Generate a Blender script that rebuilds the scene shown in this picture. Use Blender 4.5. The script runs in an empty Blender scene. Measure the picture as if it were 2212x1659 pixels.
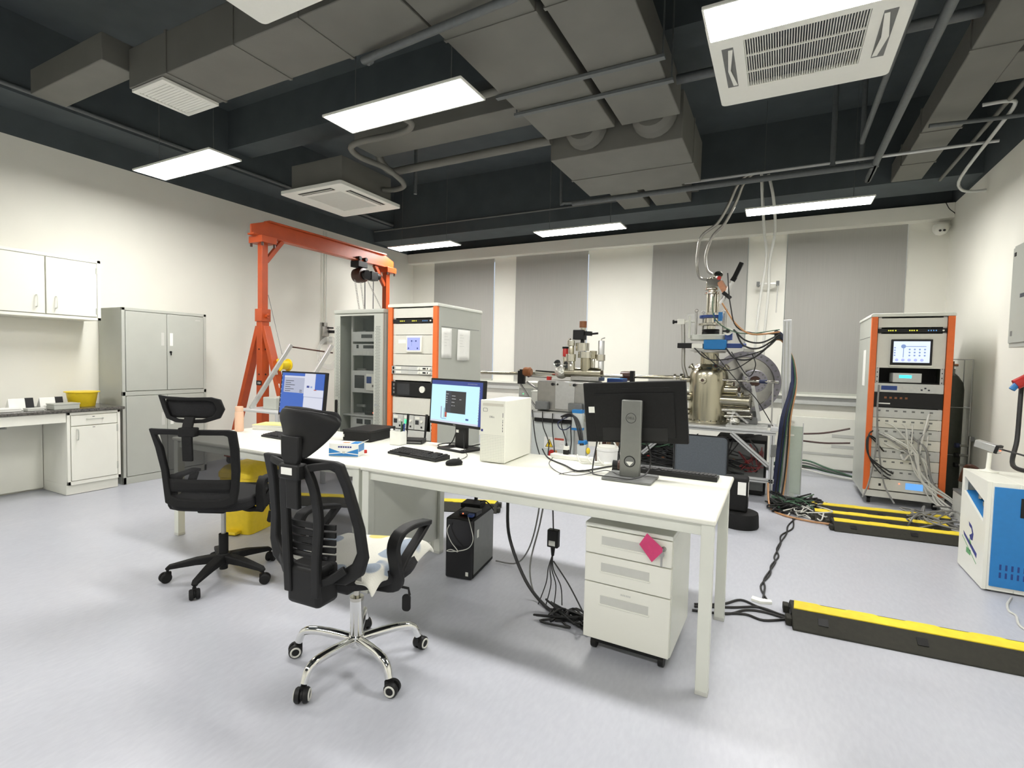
import bpy, bmesh, math, random
from mathutils import Vector, Matrix, Euler
random.seed(7)
sc = bpy.context.scene
C = sc.collection
# ---------------------------------------------------------------- camera
F_PX, CX, CY = 1101.85, 1106.0, 829.5
YAW, PITCH, ROLL, EYE = -0.48115561, -0.04552186, 0.02259975, 1.38
_fw = Vector((math.sin(YAW)*math.cos(PITCH), math.cos(YAW)*math.cos(PITCH), math.sin(PITCH)))
_r0 = Vector((math.cos(YAW), -math.sin(YAW), 0)); _u0 = _r0.cross(_fw)
_rt = _r0*math.cos(ROLL)+_u0*math.sin(ROLL); _up = _u0*math.cos(ROLL)-_r0*math.sin(ROLL)
cam = bpy.data.cameras.new('camera'); camo = bpy.data.objects.new('camera', cam); C.objects.link(camo)
M = Matrix((_rt, _up, -_fw)).transposed().to_4x4(); M.translation = Vector((0, 0, EYE)); camo.matrix_world = M
cam.sensor_fit = 'HORIZONTAL'; cam.sensor_width = 36; cam.lens = 36*F_PX/2212; cam.clip_start = .02; cam.clip_end = 100
sc.camera = camo
# ---------------------------------------------------------------- world, exposure
w = bpy.data.worlds.new('world'); sc.world = w; w.use_nodes = True
w.node_tree.nodes['Background'].inputs[0].default_value = (.75, .85, 1, 1); w.node_tree.nodes['Background'].inputs[1].default_value = .6
sc.view_settings.view_transform = 'Standard'; sc.view_settings.look = 'None'; sc.view_settings.gamma = 1
sc.view_settings.use_curve_mapping = False
sc.view_settings.exposure = 0.86
sc.cycles.use_denoising = True; sc.cycles.adaptive_threshold = .025; sc.cycles.max_bounces = 7; sc.cycles.sample_clamp_indirect = 6
LAMP = 30.0          # radiance of the ceiling panels
PI = math.pi
# ---------------------------------------------------------------- photo pixel -> point (on floor height, or on a wall-parallel plane)
def ray(px, py): return _rt*((px-CX)/F_PX) - _up*((py-CY)/F_PX) + _fw
def GZ(px, py, z=0.): d = ray(px, py); return Vector((0, 0, EYE)) + d*((z-EYE)/d.z)
def GY(px, py, y): d = ray(px, py); return Vector((0, 0, EYE)) + d*(y/d.y)
def GX(px, py, x): d = ray(px, py); return Vector((0, 0, EYE)) + d*(x/d.x)
# ---------------------------------------------------------------- materials
MT = {}
def mat(name, col, rough=.5, metal=0., var=.04, scale=30., bump=0., emit=None, es=1., alpha=1., coat=0., spec=.5, trans=0., stretch=None):
    m = bpy.data.materials.new(name); m.use_nodes = True; nt = m.node_tree; b = nt.nodes['Principled BSDF']
    tc = nt.nodes.new('ShaderNodeTexCoord'); mp = nt.nodes.new('ShaderNodeMapping'); nz = nt.nodes.new('ShaderNodeTexNoise')
    nt.links.new(tc.outputs['Object'], mp.inputs[0]); nt.links.new(mp.outputs[0], nz.inputs['Vector'])
    if stretch: mp.inputs['Scale'].default_value = stretch
    nz.inputs['Scale'].default_value = scale; nz.inputs['Detail'].default_value = 4
    rp = nt.nodes.new('ShaderNodeValToRGB')
    c = Vector(col[:3]); lo = c*(1-var); hi = Vector([min(1, v*(1+var)) for v in c])
    rp.color_ramp.elements[0].color = (*lo, 1); rp.color_ramp.elements[1].color = (*hi, 1)
    rp.color_ramp.elements[0].position = .3; rp.color_ramp.elements[1].position = .7
    nt.links.new(nz.outputs['Fac'], rp.inputs[0]); nt.links.new(rp.outputs[0], b.inputs['Base Color'])
    b.inputs['Roughness'].default_value = rough; b.inputs['Metallic'].default_value = metal
    b.inputs['Alpha'].default_value = alpha; b.inputs['Coat Weight'].default_value = coat
    b.inputs['Specular IOR Level'].default_value = spec; b.inputs['Transmission Weight'].default_value = trans
    if bump:
        bp = nt.nodes.new('ShaderNodeBump'); bp.inputs['Strength'].default_value = bump; bp.inputs['Distance'].default_value = .01
        nt.links.new(nz.outputs['Fac'], bp.inputs['Height']); nt.links.new(bp.outputs[0], b.inputs['Normal'])
    if emit:
        b.inputs['Emission Color'].default_value = (*emit, 1); b.inputs['Emission Strength'].default_value = es
    MT[name] = m; return m
mat('wall', (.82, .81, .73), .85, var=.012, scale=3, bump=.02)
mat('ceil_black', (.066, .080, .086), .8, var=.1, scale=4)
mat('duct', (.145, .143, .126), .6, var=.08, scale=3)
mat('duct_dark', (.09, .094, .09), .6, var=.08, scale=3)
mat('pipe_dark', (.11, .12, .122), .5, var=.08)
mat('white', (.83, .83, .745), .38, var=.012, scale=8)
mat('desk_top', (.86, .86, .765), .3, var=.012, scale=8)
mat('metal_white', (.73, .745, .67), .35, var=.015, scale=8)
mat('grey_steel', (.46, .475, .425), .38, var=.02, scale=6)
mat('grey_dark', (.16, .165, .16), .5, var=.05)
mat('grille_dark', (.09, .105, .125), .6, var=.05)
mat('hose_metal', (.33, .32, .29), .3, .8, var=.1, scale=40)
mat('recess', (.58, .585, .54), .5, var=.02)
mat('blind', (.40, .395, .365), .85, var=.03, scale=2, stretch=(40, 1, 1))
mat('ac_white', (.80, .80, .74), .5, var=.01)
mat('black', (.008, .008, .008), .5, var=.1, spec=.35)
mat('black_matte', (.010, .010, .010), .75, var=.15, scale=80, spec=.3)
mat('black_gloss', (.008, .008, .009), .2, var=.1)
mat('fabric', (.014, .014, .015), .95, var=.3, scale=300, bump=.3)
mat('mesh', (.012, .012, .013), .8, var=.3, scale=400, alpha=.84)
mat('mesh_open', (.012, .012, .013), .8, var=.3, scale=400, alpha=.70)
mat('chrome', (.82, .82, .80), .08, 1.0, var=.02)
mat('steel', (.46, .43, .33), .24, 1.0, var=.02, scale=4)
mat('stand_grey', (.21, .215, .20), .4, .5, var=.03)
mat('steel_bright', (.62, .60, .53), .12, 1.0, var=.04)
mat('steel_brushed', (.44, .435, .41), .35, 1.0, var=.05, scale=20)
mat('alu', (.62, .625, .61), .35, .85, var=.04)
mat('alu_white', (.60, .61, .61), .4, .35, var=.03)
mat('orange_rack', (.80, .16, .03), .5, var=.03)
mat('orange_crane', (.44, .066, .012), .38, var=.08, scale=8)
mat('yellow', (.85, .62, .02), .45, var=.04)
mat('yellow_lid', (.85, .66, .03), .6, var=.08, scale=20)
mat('rim_grey', (.30, .29, .33), .4, .6, var=.05)
mat('rubber', (.022, .021, .014), .75, var=.15, scale=40, bump=.2)
mat('blue', (.02, .20, .52), .4, var=.04)
mat('blue_dark', (.015, .05, .22), .45, var=.05)
mat('blue_actuator', (.0, .17, .46), .4, var=.04)
mat('red', (.5, .02, .015), .4, var=.05)
mat('brown', (.24, .085, .025), .4, var=.1)
mat('brown_dark', (.05, .016, .008), .35, var=.1)
mat('peach', (.80, .52, .36), .5, var=.02)
mat('pink', (.62, .05, .17), .6, var=.08)
mat('paper', (.85, .85, .80), .8, var=.02)
mat('ink', (.05, .055, .07), .7, var=.1)
mat('ink_blue', (.03, .04, .22), .6, var=.1)
mat('ink_red', (.45, .08, .05), .6, var=.1)
mat('ink_green', (.12, .35, .14), .6, var=.1)
mat('sand', (.62, .60, .52), .5, var=.02)
mat('panel_cream', (.68, .675, .60), .42, var=.015)
mat('instrument', (.55, .56, .53), .45, var=.03)
mat('dark_window', (.03, .032, .036), .2, var=.1)
mat('cable_black', (.012, .012, .012), .5, var=.1)
mat('cable_grey', (.22, .22, .21), .5, var=.1)
mat('cable_white', (.62, .62, .57), .45, var=.05)
mat('cable_darkred', (.16, .02, .02), .5, var=.1)
mat('cable_green', (.045, .11, .06), .5, var=.1)
mat('cable_blue', (.016, .024, .075), .5, var=.1)
mat('key', (.03, .03, .03), .6, var=.1)
mat('cable_orange', (.48, .25, .11), .5, var=.1)
mat('cylinder_green', (.055, .06, .045), .5, var=.1)
mat('cushion_blue', (.10, .115, .13), .8, var=.08, scale=60, bump=.2)
mat('wood', (.16, .10, .055), .6, var=.3, scale=12, stretch=(1, 1, .1))
mat('granite', (.10, .095, .085), .25, var=.6, scale=90)
mat('cardboard', (.34, .22, .11), .8, var=.1)
mat('clear_plastic', (.85, .86, .82), .2, var=.01, alpha=.25)
mat('foil', (.75, .75, .70), .25, .9, var=.1, scale=60, bump=1.)
mat('glass', (.55, .62, .55), .04, var=.01, alpha=.16)
mat('glass_dark', (.07, .085, .075), .05, var=.01, alpha=.2)
mat('tape_white', (.85, .85, .78), .6, var=.02)
mat('copper', (.30, .15, .09), .3, .9, var=.1)
def emis(name, col, s): return mat(name, (.02, .02, .02), .3, var=.01, emit=col, es=s*(1 if name == 'lamp' else .6))
emis('lamp', (1, .98, .95), LAMP)
emis('scr_blue', (.02, .11, .50), .9); emis('scr_pale', (.50, .80, .95), 1.05); emis('scr_grey', (.42, .45, .58), .9)
emis('scr_white', (.62, .64, .75), .95); emis('scr_navy', (.02, .05, .30), .8); emis('scr_dark', (.012, .013, .016), .8)
emis('scr_lav', (.42, .47, .90), 1.0); emis('scr_bluewhite', (.70, .78, .98), 1.1); emis('led_green', (.05, .9, .25), 2); emis('led_yellow', (.75, .7, .05), 1.6)
emis('led_cyan', (.05, .75, .85), 1.8); emis('led_red', (1, .12, .05), 4); emis('led_blue', (.12, .35, .75), 1.2); emis('scr_text', (.55, .58, .6), .7); emis('scr_mid', (.25, .38, .70), .8)
# speckled vinyl floor with weld seams and scuffs
def floor_mat():
    m = bpy.data.materials.new('vinyl'); m.use_nodes = True; nt = m.node_tree; b = nt.nodes['Principled BSDF']; L = nt.links.new
    tc = nt.nodes.new('ShaderNodeTexCoord')
    def noise(s, d, st=(1, 1, 1), rz=0.):
        mp = nt.nodes.new('ShaderNodeMapping'); n = nt.nodes.new('ShaderNodeTexNoise'); mp.inputs['Scale'].default_value = st; mp.inputs['Rotation'].default_value = (0, 0, rz)
        L(tc.outputs['Object'], mp.inputs[0]); L(mp.outputs[0], n.inputs['Vector']); n.inputs['Scale'].default_value = s; n.inputs['Detail'].default_value = d; return n
    def ramp(n, p0, c0, p1, c1):
        r = nt.nodes.new('ShaderNodeValToRGB'); e = r.color_ramp.elements
        e[0].position, e[1].position = p0, p1; e[0].color, e[1].color = (*c0, 1), (*c1, 1); L(n.outputs['Fac'], r.inputs[0]); return r
    big = ramp(noise(.9, 4), .3, (.475, .49, .535), .7, (.52, .53, .575))
    spk = ramp(noise(55, 3, (1, .35, 1), .5), .35, (.93, .93, .94), .7, (1.0, 1.0, 1.0))
    scf = ramp(noise(9, 5, (1, .08, 1), .9), .66, (1, 1, 1), .74, (1.10, 1.09, 1.06))
    def mul(a, c):
        x = nt.nodes.new('ShaderNodeMix'); x.data_type = 'RGBA'; x.blend_type = 'MULTIPLY'; x.inputs[0].default_value = 1
        L(a, x.inputs[6]); L(c, x.inputs[7]); return x.outputs[2]
    L(mul(mul(big.outputs[0], spk.outputs[0]), scf.outputs[0]), b.inputs['Base Color'])
    rr = nt.nodes.new('ShaderNodeMapRange'); L(noise(6, 4).outputs['Fac'], rr.inputs[0]); rr.inputs[3].default_value = .26; rr.inputs[4].default_value = .42
    L(rr.outputs[0], b.inputs['Roughness']); b.inputs['Specular IOR Level'].default_value = .42
    MT['vinyl'] = m
floor_mat()
# blanket print: cream cloth with grey-blue and yellow blobs
def blanket_mat():
    m = bpy.data.materials.new('blanket'); m.use_nodes = True; nt = m.node_tree; b = nt.nodes['Principled BSDF']; L = nt.links.new
    tc = nt.nodes.new('ShaderNodeTexCoord'); v = nt.nodes.new('ShaderNodeTexVoronoi'); v.inputs['Scale'].default_value = 7; L(tc.outputs['Object'], v.inputs['Vector'])
    sx = nt.nodes.new('ShaderNodeSeparateColor'); L(v.outputs['Color'], sx.inputs[0])
    pick = nt.nodes.new('ShaderNodeValToRGB'); pick.color_ramp.interpolation = 'CONSTANT'; e = pick.color_ramp.elements
    e[0].position = 0; e[0].color = (.36, .42, .50, 1); e[1].position = .42; e[1].color = (.78, .77, .68, 1)
    x = e.new(.74); x.color = (.72, .62, .20, 1); x = e.new(.84); x.color = (.80, .79, .70, 1)
    L(sx.outputs[0], pick.inputs[0])
    dm = nt.nodes.new('ShaderNodeValToRGB'); dm.color_ramp.elements[0].position = .50; dm.color_ramp.elements[0].color = (0, 0, 0, 1); dm.color_ramp.elements[1].position = .54
    L(v.outputs['Distance'], dm.inputs[0])
    mx = nt.nodes.new('ShaderNodeMix'); mx.data_type = 'RGBA'; L(dm.outputs[0], mx.inputs[0]); L(pick.outputs[0], mx.inputs[6]); mx.inputs[7].default_value = (.80, .79, .71, 1)
    L(mx.outputs[2], b.inputs['Base Color']); b.inputs['Roughness'].default_value = .95
    n = nt.nodes.new('ShaderNodeTexNoise'); n.inputs['Scale'].default_value = 250; bp = nt.nodes.new('ShaderNodeBump'); bp.inputs['Strength'].default_value = .5; bp.inputs['Distance'].default_value = .004
    L(tc.outputs['Object'], n.inputs['Vector']); L(n.outputs['Fac'], bp.inputs['Height']); L(bp.outputs[0], b.inputs['Normal'])
    MT['blanket'] = m
blanket_mat()
# ---------------------------------------------------------------- mesh building
def V(*a): return Vector(a[0]) if len(a) == 1 else Vector(a)
def basis(d):
    d = d.normalized(); a = Vector((0, 0, 1)) if abs(d.z) < .9 else Vector((1, 0, 0)); u = a.cross(d).normalized(); return u, d.cross(u)
class B:
    def __init__(s): s.v = []; s.f = []
    def add(s, vs, fs, m=None):
        n = len(s.v); s.v += [(m @ Vector(x)) if m is not None else Vector(x) for x in vs]; s.f += [[i+n for i in f] for f in fs]; return s
    def box(s, x0, x1, y0, y1, z0, z1, m=None):
        return s.add([(x, y, z) for z in (z0, z1) for y in (y0, y1) for x in (x0, x1)],
                     [(0, 2, 3, 1), (4, 5, 7, 6), (0, 1, 5, 4), (2, 6, 7, 3), (0, 4, 6, 2), (1, 3, 7, 5)], m)
    def beam(s, p, q, a, b, up=None):                    # rectangular bar from p to q, a wide, b high
        p, q = V(p), V(q); d = (q-p).normalized(); up = V(up) if up else (Vector((0, 0, 1)) if abs(d.z) < .9 else Vector((0, 1, 0)))
        u = d.cross(up).normalized()*a/2; w_ = u.cross(d).normalized()*b/2
        return s.add([p-u-w_, p+u-w_, p+u+w_, p-u+w_, q-u-w_, q+u-w_, q+u+w_, q-u+w_], [(0, 3, 2, 1), (4, 5, 6, 7), (0, 1, 5, 4), (1, 2, 6, 5), (2, 3, 7, 6), (3, 0, 4, 7)])
    def cyl(s, p, q, r, r2=None, n=16):
        p, q = V(p), V(q); r2 = r if r2 is None else r2; u, w_ = basis(q-p)
        vs = [c+(u*math.cos(2*PI*k/n)+w_*math.sin(2*PI*k/n))*rr for c, rr in ((p, r), (q, r2)) for k in range(n)]
        fs = [(k, (k+1) % n, n+(k+1) % n, n+k) for k in range(n)] + [tuple(range(n-1, -1, -1)), tuple(range(n, 2*n))]
        return s.add(vs, fs)
    def lathe(s, c, ax, prof, n=24):                     # prof: (radius, distance along axis)
        c = V(c); ax = V(ax).normalized(); u, w_ = basis(ax); vs = []; fs = []
        for r, h in prof: vs += [c+ax*h+(u*math.cos(2*PI*k/n)+w_*math.sin(2*PI*k/n))*max(r, 1e-4) for k in range(n)]
        for i in range(len(prof)-1): fs += [(i*n+k, i*n+(k+1) % n, (i+1)*n+(k+1) % n, (i+1)*n+k) for k in range(n)]
        fs += [tuple(range(n-1, -1, -1)), tuple((len(prof)-1)*n+k for k in range(n))]
        return s.add(vs, fs)
    def tube(s, pts, r, n=6, closed=False):
        pts = [V(p) for p in pts]; m = len(pts); vs = []; fs = []; u = None
        for i, p in enumerate(pts):
            a = pts[(i-1) % m] if (i or closed) else p; b = pts[(i+1) % m] if (i < m-1 or closed) else p
            d = (b-a); d = d.normalized() if d.length > 1e-9 else Vector((0, 0, 1))
            if u is None: u, _ = basis(d)
            u = u-d*u.dot(d); u = u.normalized() if u.length > 1e-6 else basis(d)[0]; w_ = d.cross(u)
            rr = r[i] if isinstance(r, (list, tuple)) else r
            vs += [p+(u*math.cos(2*PI*k/n)+w_*math.sin(2*PI*k/n))*rr for k in range(n)]
        for i in range(m if closed else m-1):
            j = (i+1) % m; fs += [(i*n+k, i*n+(k+1) % n, j*n+(k+1) % n, j*n+k) for k in range(n)]
        if not closed: fs += [tuple(range(n-1, -1, -1)), tuple((m-1)*n+k for k in range(n))]
        return s.add(vs, fs)
    def band(s, pts, ws, a, b):                          # swept rectangle: a = half width along ws, b = half thickness
        pts = [V(p) for p in pts]; m = len(pts); vs = []; fs = []
        for i, p in enumerate(pts):
            d = (pts[min(i+1, m-1)]-pts[max(i-1, 0)]).normalized(); u = V(ws); u = (u-d*u.dot(d)).normalized(); n_ = d.cross(u)
            aa = a[i] if isinstance(a, (list, tuple)) else a; bb = b[i] if isinstance(b, (list, tuple)) else b
            vs += [p-u*aa-n_*bb, p+u*aa-n_*bb, p+u*aa+n_*bb, p-u*aa+n_*bb]
        for i in range(m-1): fs += [(i*4+k, i*4+(k+1) % 4, i*4+4+(k+1) % 4, i*4+4+k) for k in range(4)]
        fs += [(3, 2, 1, 0), tuple((m-1)*4+k for k in range(4))]
        return s.add(vs, fs)
    def prism(s, poly, o, u, v, w_):                     # polygon in (u,v) at o, extruded by w_
        o, u, v, w_ = V(o), V(u), V(v), V(w_); n = len(poly)
        vs = [o+u*a+v*b for a, b in poly] + [o+u*a+v*b+w_ for a, b in poly]
        return s.add(vs, [tuple(range(n-1, -1, -1)), tuple(range(n, 2*n))] + [(k, (k+1) % n, n+(k+1) % n, n+k) for k in range(n)])
    def ring(s, outer, inner, o, u, v, w_):              # polygon frame (same point count) extruded by w_
        o, u, v, w_ = V(o), V(u), V(v), V(w_); n = len(outer); vs = []
        for off in (Vector((0, 0, 0)), w_):
            for P in (outer, inner): vs += [o+off+u*a+v*b for a, b in P]
        fs = []
        for k in range(n):
            j = (k+1) % n
            fs += [(k, n+k, n+j, j), (2*n+k, 2*n+j, 3*n+j, 3*n+k), (k, j, 2*n+j, 2*n+k), (n+k, 3*n+k, 3*n+j, n+j)]
        return s.add(vs, fs)
    def sph(s, c, r, n=12, k=8):
        c = V(c); r = V(r) if not isinstance(r, (int, float)) else Vector((r, r, r)); vs = [c+Vector((0, 0, -r.z))]; fs = []
        for i in range(1, k):
            t = PI*i/k; vs += [c+Vector((r.x*math.sin(t)*math.cos(2*PI*j/n), r.y*math.sin(t)*math.sin(2*PI*j/n), -r.z*math.cos(t))) for j in range(n)]
        vs.append(c+Vector((0, 0, r.z))); T = len(vs)-1
        fs += [(0, 1+(j+1) % n, 1+j) for j in range(n)]
        for i in range(k-2): fs += [(1+i*n+j, 1+i*n+(j+1) % n, 1+(i+1)*n+(j+1) % n, 1+(i+1)*n+j) for j in range(n)]
        fs += [(1+(k-2)*n+j, 1+(k-2)*n+(j+1) % n, T) for j in range(n)]
        return s.add(vs, fs)
    def grid(s, fn, nu, nv, th=0.):                      # surface fn(u,v) -> point, optional thickness along normals via solidify later
        n = len(s.v); s.v += [V(fn(i/nu, j/nv)) for j in range(nv+1) for i in range(nu+1)]
        s.f += [[n+j*(nu+1)+i, n+j*(nu+1)+i+1, n+(j+1)*(nu+1)+i+1, n+(j+1)*(nu+1)+i] for j in range(nv) for i in range(nu)]; return s
INV = {}
def tag(o, label=None, cat=None, group=None, kind=None):
    if label: o['label'] = label
    if cat: o['category'] = cat
    if group: o['group'] = group
    if kind: o['kind'] = kind
    return o
def thing(name, label, cat, loc=(0, 0, 0), rz=0., group=None):
    e = bpy.data.objects.new(name, None); C.objects.link(e); e.empty_display_size = .1
    m = Matrix.Translation(Vector(loc)) @ Matrix.Rotation(rz, 4, 'Z'); e.matrix_world = m; INV[e.name] = m.inverted()
    return tag(e, label, cat, group)
def O(name, b, m, parent=None, W=False, bev=0., seg=2, smooth=True, solid=0., sub=0, label=None, cat=None, group=None, kind=None):
    """link the collected geometry as ONE mesh object; W: points are world points under a thing's Empty"""
    vs = b.v
    root = parent
    while root is not None and root.name not in INV: root = root.parent
    if W and root is not None: vs = [INV[root.name] @ p for p in vs]
    me = bpy.data.meshes.new(name); me.from_pydata([tuple(p) for p in vs], [], b.f)
    bm = bmesh.new(); bm.from_mesh(me); bmesh.ops.recalc_face_normals(bm, faces=bm.faces); bm.to_mesh(me); bm.free()
    me.materials.append(MT[m])
    if smooth:
        me.polygons.foreach_set('use_smooth', [True]*len(me.polygons)); me.set_sharp_from_angle(angle=math.radians(38))
    o = bpy.data.objects.new(name, me); C.objects.link(o)
    if parent is not None: o.parent = parent
    if solid: md = o.modifiers.new('solid', 'SOLIDIFY'); md.thickness = solid; md.offset = 0
    if bev:
        md = o.modifiers.new('bevel', 'BEVEL'); md.width = bev; md.segments = seg; md.limit_method = 'ANGLE'; md.angle_limit = math.radians(40)
    if sub: md = o.modifiers.new('sub', 'SUBSURF'); md.levels = sub; md.render_levels = sub
    return tag(o, label, cat, group, kind)
def box(*a): return B().box(*a)
def S(name, b, m, parent=None, **k):
    o = O(name, b, m, parent, **k)
    if parent is None: o['kind'] = 'structure'
    return o
def dup(root, loc, rz=None, label=None):
    r = root.copy(); C.objects.link(r); r.location = loc
    if rz is not None: r.rotation_euler = (0, 0, rz)
    if label: r['label'] = label
    for ch in list(root.children):
        c = ch.copy(); C.objects.link(c); c.parent = r
        for g in list(ch.children):
            d = g.copy(); C.objects.link(d); d.parent = c
    return r
def text(name, body, m, parent, o, u, v, h, depth=.0006, align='CENTER', W=False, label=None):
    cu = bpy.data.curves.new(name, 'FONT'); cu.body = body; cu.size = 1; cu.align_x = align; cu.align_y = 'CENTER'; cu.resolution_u = 3
    to = bpy.data.objects.new('tmp', cu); me = bpy.data.meshes.new_from_object(to); bpy.data.objects.remove(to)
    o, u, v = V(o), V(u).normalized(), V(v).normalized(); n = u.cross(v)
    b = B(); b.v = [o+u*x.co.x*h+v*x.co.y*h+n*depth for x in me.vertices]; b.f = [list(p.vertices) for p in me.polygons]
    bpy.data.meshes.remove(me)
    return O(name, b, m, parent, W=W, smooth=False, label=label)
def spline(pts, k=6):
    P = [V(p) for p in pts]; out = []
    for i in range(len(P)-1):
        a, b, c, d = P[max(i-1, 0)], P[i], P[i+1], P[min(i+2, len(P)-1)]
        for j in range(k):
            t = j/k; out.append(.5*((2*b)+(c-a)*t+(2*a-5*b+4*c-d)*t*t+(3*b-a-3*c+d)*t**3))
    return out+[P[-1]]
def rrect(w_, h, r, n=4, cx=0., cy=0.):
    out = []
    for sx, sy, a0 in ((1, 1, 0), (-1, 1, 90), (-1, -1, 180), (1, -1, 270)):
        for k in range(n+1):
            a = math.radians(a0+90*k/n); out.append((cx+sx*(w_/2-r)+r*math.cos(a), cy+sy*(h/2-r)+r*math.sin(a)))
    return out
# ================================================================= the room
XL, XR, YB, YF, ZW, ZC = -6.45, 1.78, 8.0, -3.2, 3.38, 4.3
S('floor', box(XL-.2, XR+.2, YF-.2, YB+.4, -.1, 0), 'vinyl', smooth=False)
S('ceiling', box(XL-.2, XR+.2, YF-.2, YB+.4, ZC, ZC+.1), 'ceil_black', smooth=False)
for nm, b, b2 in (('wall_left', (XL-.2, XL, YF-.2, YB+.4), None), ('wall_right', (XR, XR+.2, YF-.2, YB+.4), None), ('wall_front', (XL, XR, YF-.2, YF), None)):
    o = S(nm, box(*b, 0, ZW), 'wall', smooth=False); S('painted_upper_wall', box(*b, ZW, ZC), 'ceil_black', o, smooth=False)
# back wall: piers between window recesses, apron below the sill, lintel band above
WIN = [(-5.93, -4.60), (-4.17, -2.83), (-1.80, -.45), (.03, 1.37)]
bk = S('wall_back', box(XL, XR, YB+.05, YB+.35, 0, .98), 'wall', smooth=False)
edges = [XL] + [e for w_ in WIN for e in w_] + [XR]
for k in range(0, len(edges), 2): S('pier', box(edges[k], edges[k+1], YB+.05, YB+.35, .98, ZW), 'wall', bk, smooth=False)
S('painted_upper_wall', box(XL, XR, YB+.05, YB+.35, ZW, ZC), 'ceil_black', bk, smooth=False)
S('trim_1', box(XL, XR, YB-.12, YB+.05, 3.205, 3.385), 'wall', bev=.004)
S('trim_2', box(edges[1]-.06, XR, YB-.05, YB+.05, .985, 1.015), 'white', bev=.004)
S('trim_3', box(edges[1]-.06, XR, YB-.01, YB+.05, .88, .985), 'instrument', bev=.004)
for k, (a, b) in enumerate(WIN):
    wn = S('window_%d' % (k+1), box(a, b, YB+.28, YB+.30, .98, 3.25), 'glass', smooth=False)
    S('window_frame', B().ring([(a, .98), (b, .98), (b, 3.25), (a, 3.25)], [(a+.05, 1.03), (b-.05, 1.03), (b-.05, 3.2), (a+.05, 3.2)], (0, YB+.24, 0), (1, 0, 0), (0, 0, 1), (0, .07, 0)), 'metal_white', wn, smooth=False)
    t = thing('roller_blind', 'grey roller blind pulled fully down, %s' % ('first from the crane corner', 'second from the crane corner', 'third from the crane corner, behind the tall steel chamber', 'fourth, next to the right orange rack')[k], 'window blind', ((a+b)/2, YB+.03, 1.02), 0, 'roller blinds on the back wall')
    hw = (b-a)/2-.008
    O('blind_cloth', box(-hw, hw, 0, .004, 0, 2.2), 'blind', t, smooth=False)
    O('bottom_rail', box(-hw, hw, -.006, .01, -.004, .024), 'grey_steel', t, bev=.003)
    O('roller', B().cyl((-hw, .02, 2.2), (hw, .02, 2.2), .02), 'grey_steel', t)
S('baseboard_left', box(XL, XL+.012, 3.7, YB, 0, .09), 'white', smooth=False)
S('baseboard_right', box(XR-.012, XR, YF, YB, 0, .09), 'white', smooth=False)
# dark concrete beams
S('trim_4', box(XL, XR, 6.95, 7.5, 3.42, ZC), 'ceil_black', smooth=False)
S('trim_5', box(XL, XL+.45, YF, 6.95, 3.62, ZC), 'ceil_black', smooth=False)
S('trim_6', box(XL+.45, XR, 3.95, 4.25, 3.85, ZC), 'ceil_black', smooth=False)
S('trim_7', box(XL+.45, XR, .7, 1.0, 3.85, ZC), 'ceil_black', smooth=False)
# ================================================================= ceiling lights
LX, LY, LZ = (-4.91, -2.39, .19), (2.82, 6.37, -.75), 3.1
def lamp():
    t = thing('ceiling_light', '', 'ceiling light', (LX[1], LY[0], LZ), 0, 'hanging LED panels')
    O('housing', B().ring(rrect(1.19, .3, .004, 1), rrect(1.17, .28, .004, 1), (0, 0, 0), (1, 0, 0), (0, 1, 0), (0, 0, .014)).box(-.585, .585, -.14, .14, .010, .014), 'ac_white', t, smooth=False)
    O('diffuser', box(-.585, .585, -.14, .14, .001, .008), 'lamp', t, smooth=False)
    for sx in (-1, 1): O('suspension_wire', B().cyl((sx*.42, 0, .014), (sx*.42, 0, ZC-LZ), .003, n=6), 'pipe_dark', t)
    return t
l0 = lamp()
LBL = [['LED panel light nearest the left wall above the steel cupboard', 'LED panel light hanging above the front chairs, centre of the near row', 'bright LED panel light in front of the large air conditioning cassette'],
       ['far LED panel light at the left, above the orange gantry crane end', 'far LED panel light in the middle of the back row', 'far LED panel light at the right, by the two hanging hoses'],
       ['LED panel light behind the viewer at the left', 'LED panel light behind the viewer in the middle', 'LED panel light behind the viewer at the right']]  # last row continues the grid unseen behind the viewer, added for illumination
for j, y in enumerate(LY):
    for i, x in enumerate(LX):
        if (i, j) == (1, 0): l0['label'] = LBL[0][1]
        else: dup(l0, (x, y, LZ), label=LBL[j][i])
# ================================================================= cassette air conditioners
def cassette():
    t = thing('air_conditioner', '', 'air conditioner', (.045, 3.36, 3.15), 0, 'four-way ceiling cassettes')
    O('body', box(-.40, .40, -.40, .40, .05, .20), 'duct_dark', t)
    O('face_panel', B().ring(rrect(.93, .93, .03, 3), rrect(.58, .52, .005, 3), (0, 0, 0), (1, 0, 0), (0, 1, 0), (0, 0, .035)), 'ac_white', t, bev=.004)
    O('grille_back', box(-.29, .29, -.26, .26, .03, .034), 'grille_dark', t, smooth=False)
    for k in range(46):
        x = -.286+.572*k/45; O('grille_slat', box(x-.0022, x+.0022, -.26, .26, .006, .03), 'ac_white', t, smooth=False)
    for y in (-.09, .09): O('grille_bar', box(-.29, .29, y-.004, y+.004, .003, .012), 'ac_white', t, smooth=False)
    for s_ in (-1, 1):
        O('air_slot', box(s_*.375-.03, s_*.375+.03, -.22, .22, -.001, .006), 'grey_dark', t, smooth=False)
        O('louvre', B().add([(s_*.36-.012, -.2, -.002), (s_*.36+.012, -.2, -.002), (s_*.385+.012, 0, -.012), (s_*.36+.012, .2, -.002), (s_*.36-.012, .2, -.002), (s_*.375-.012, 0, -.012)], [(0, 1, 2, 5), (5, 2, 3, 4)]), 'ac_white', t, solid=.004, smooth=False)
    return t
a0 = cassette(); a0['label'] = 'large ceiling air conditioner with barred grille beside the brightest LED panel'
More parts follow.
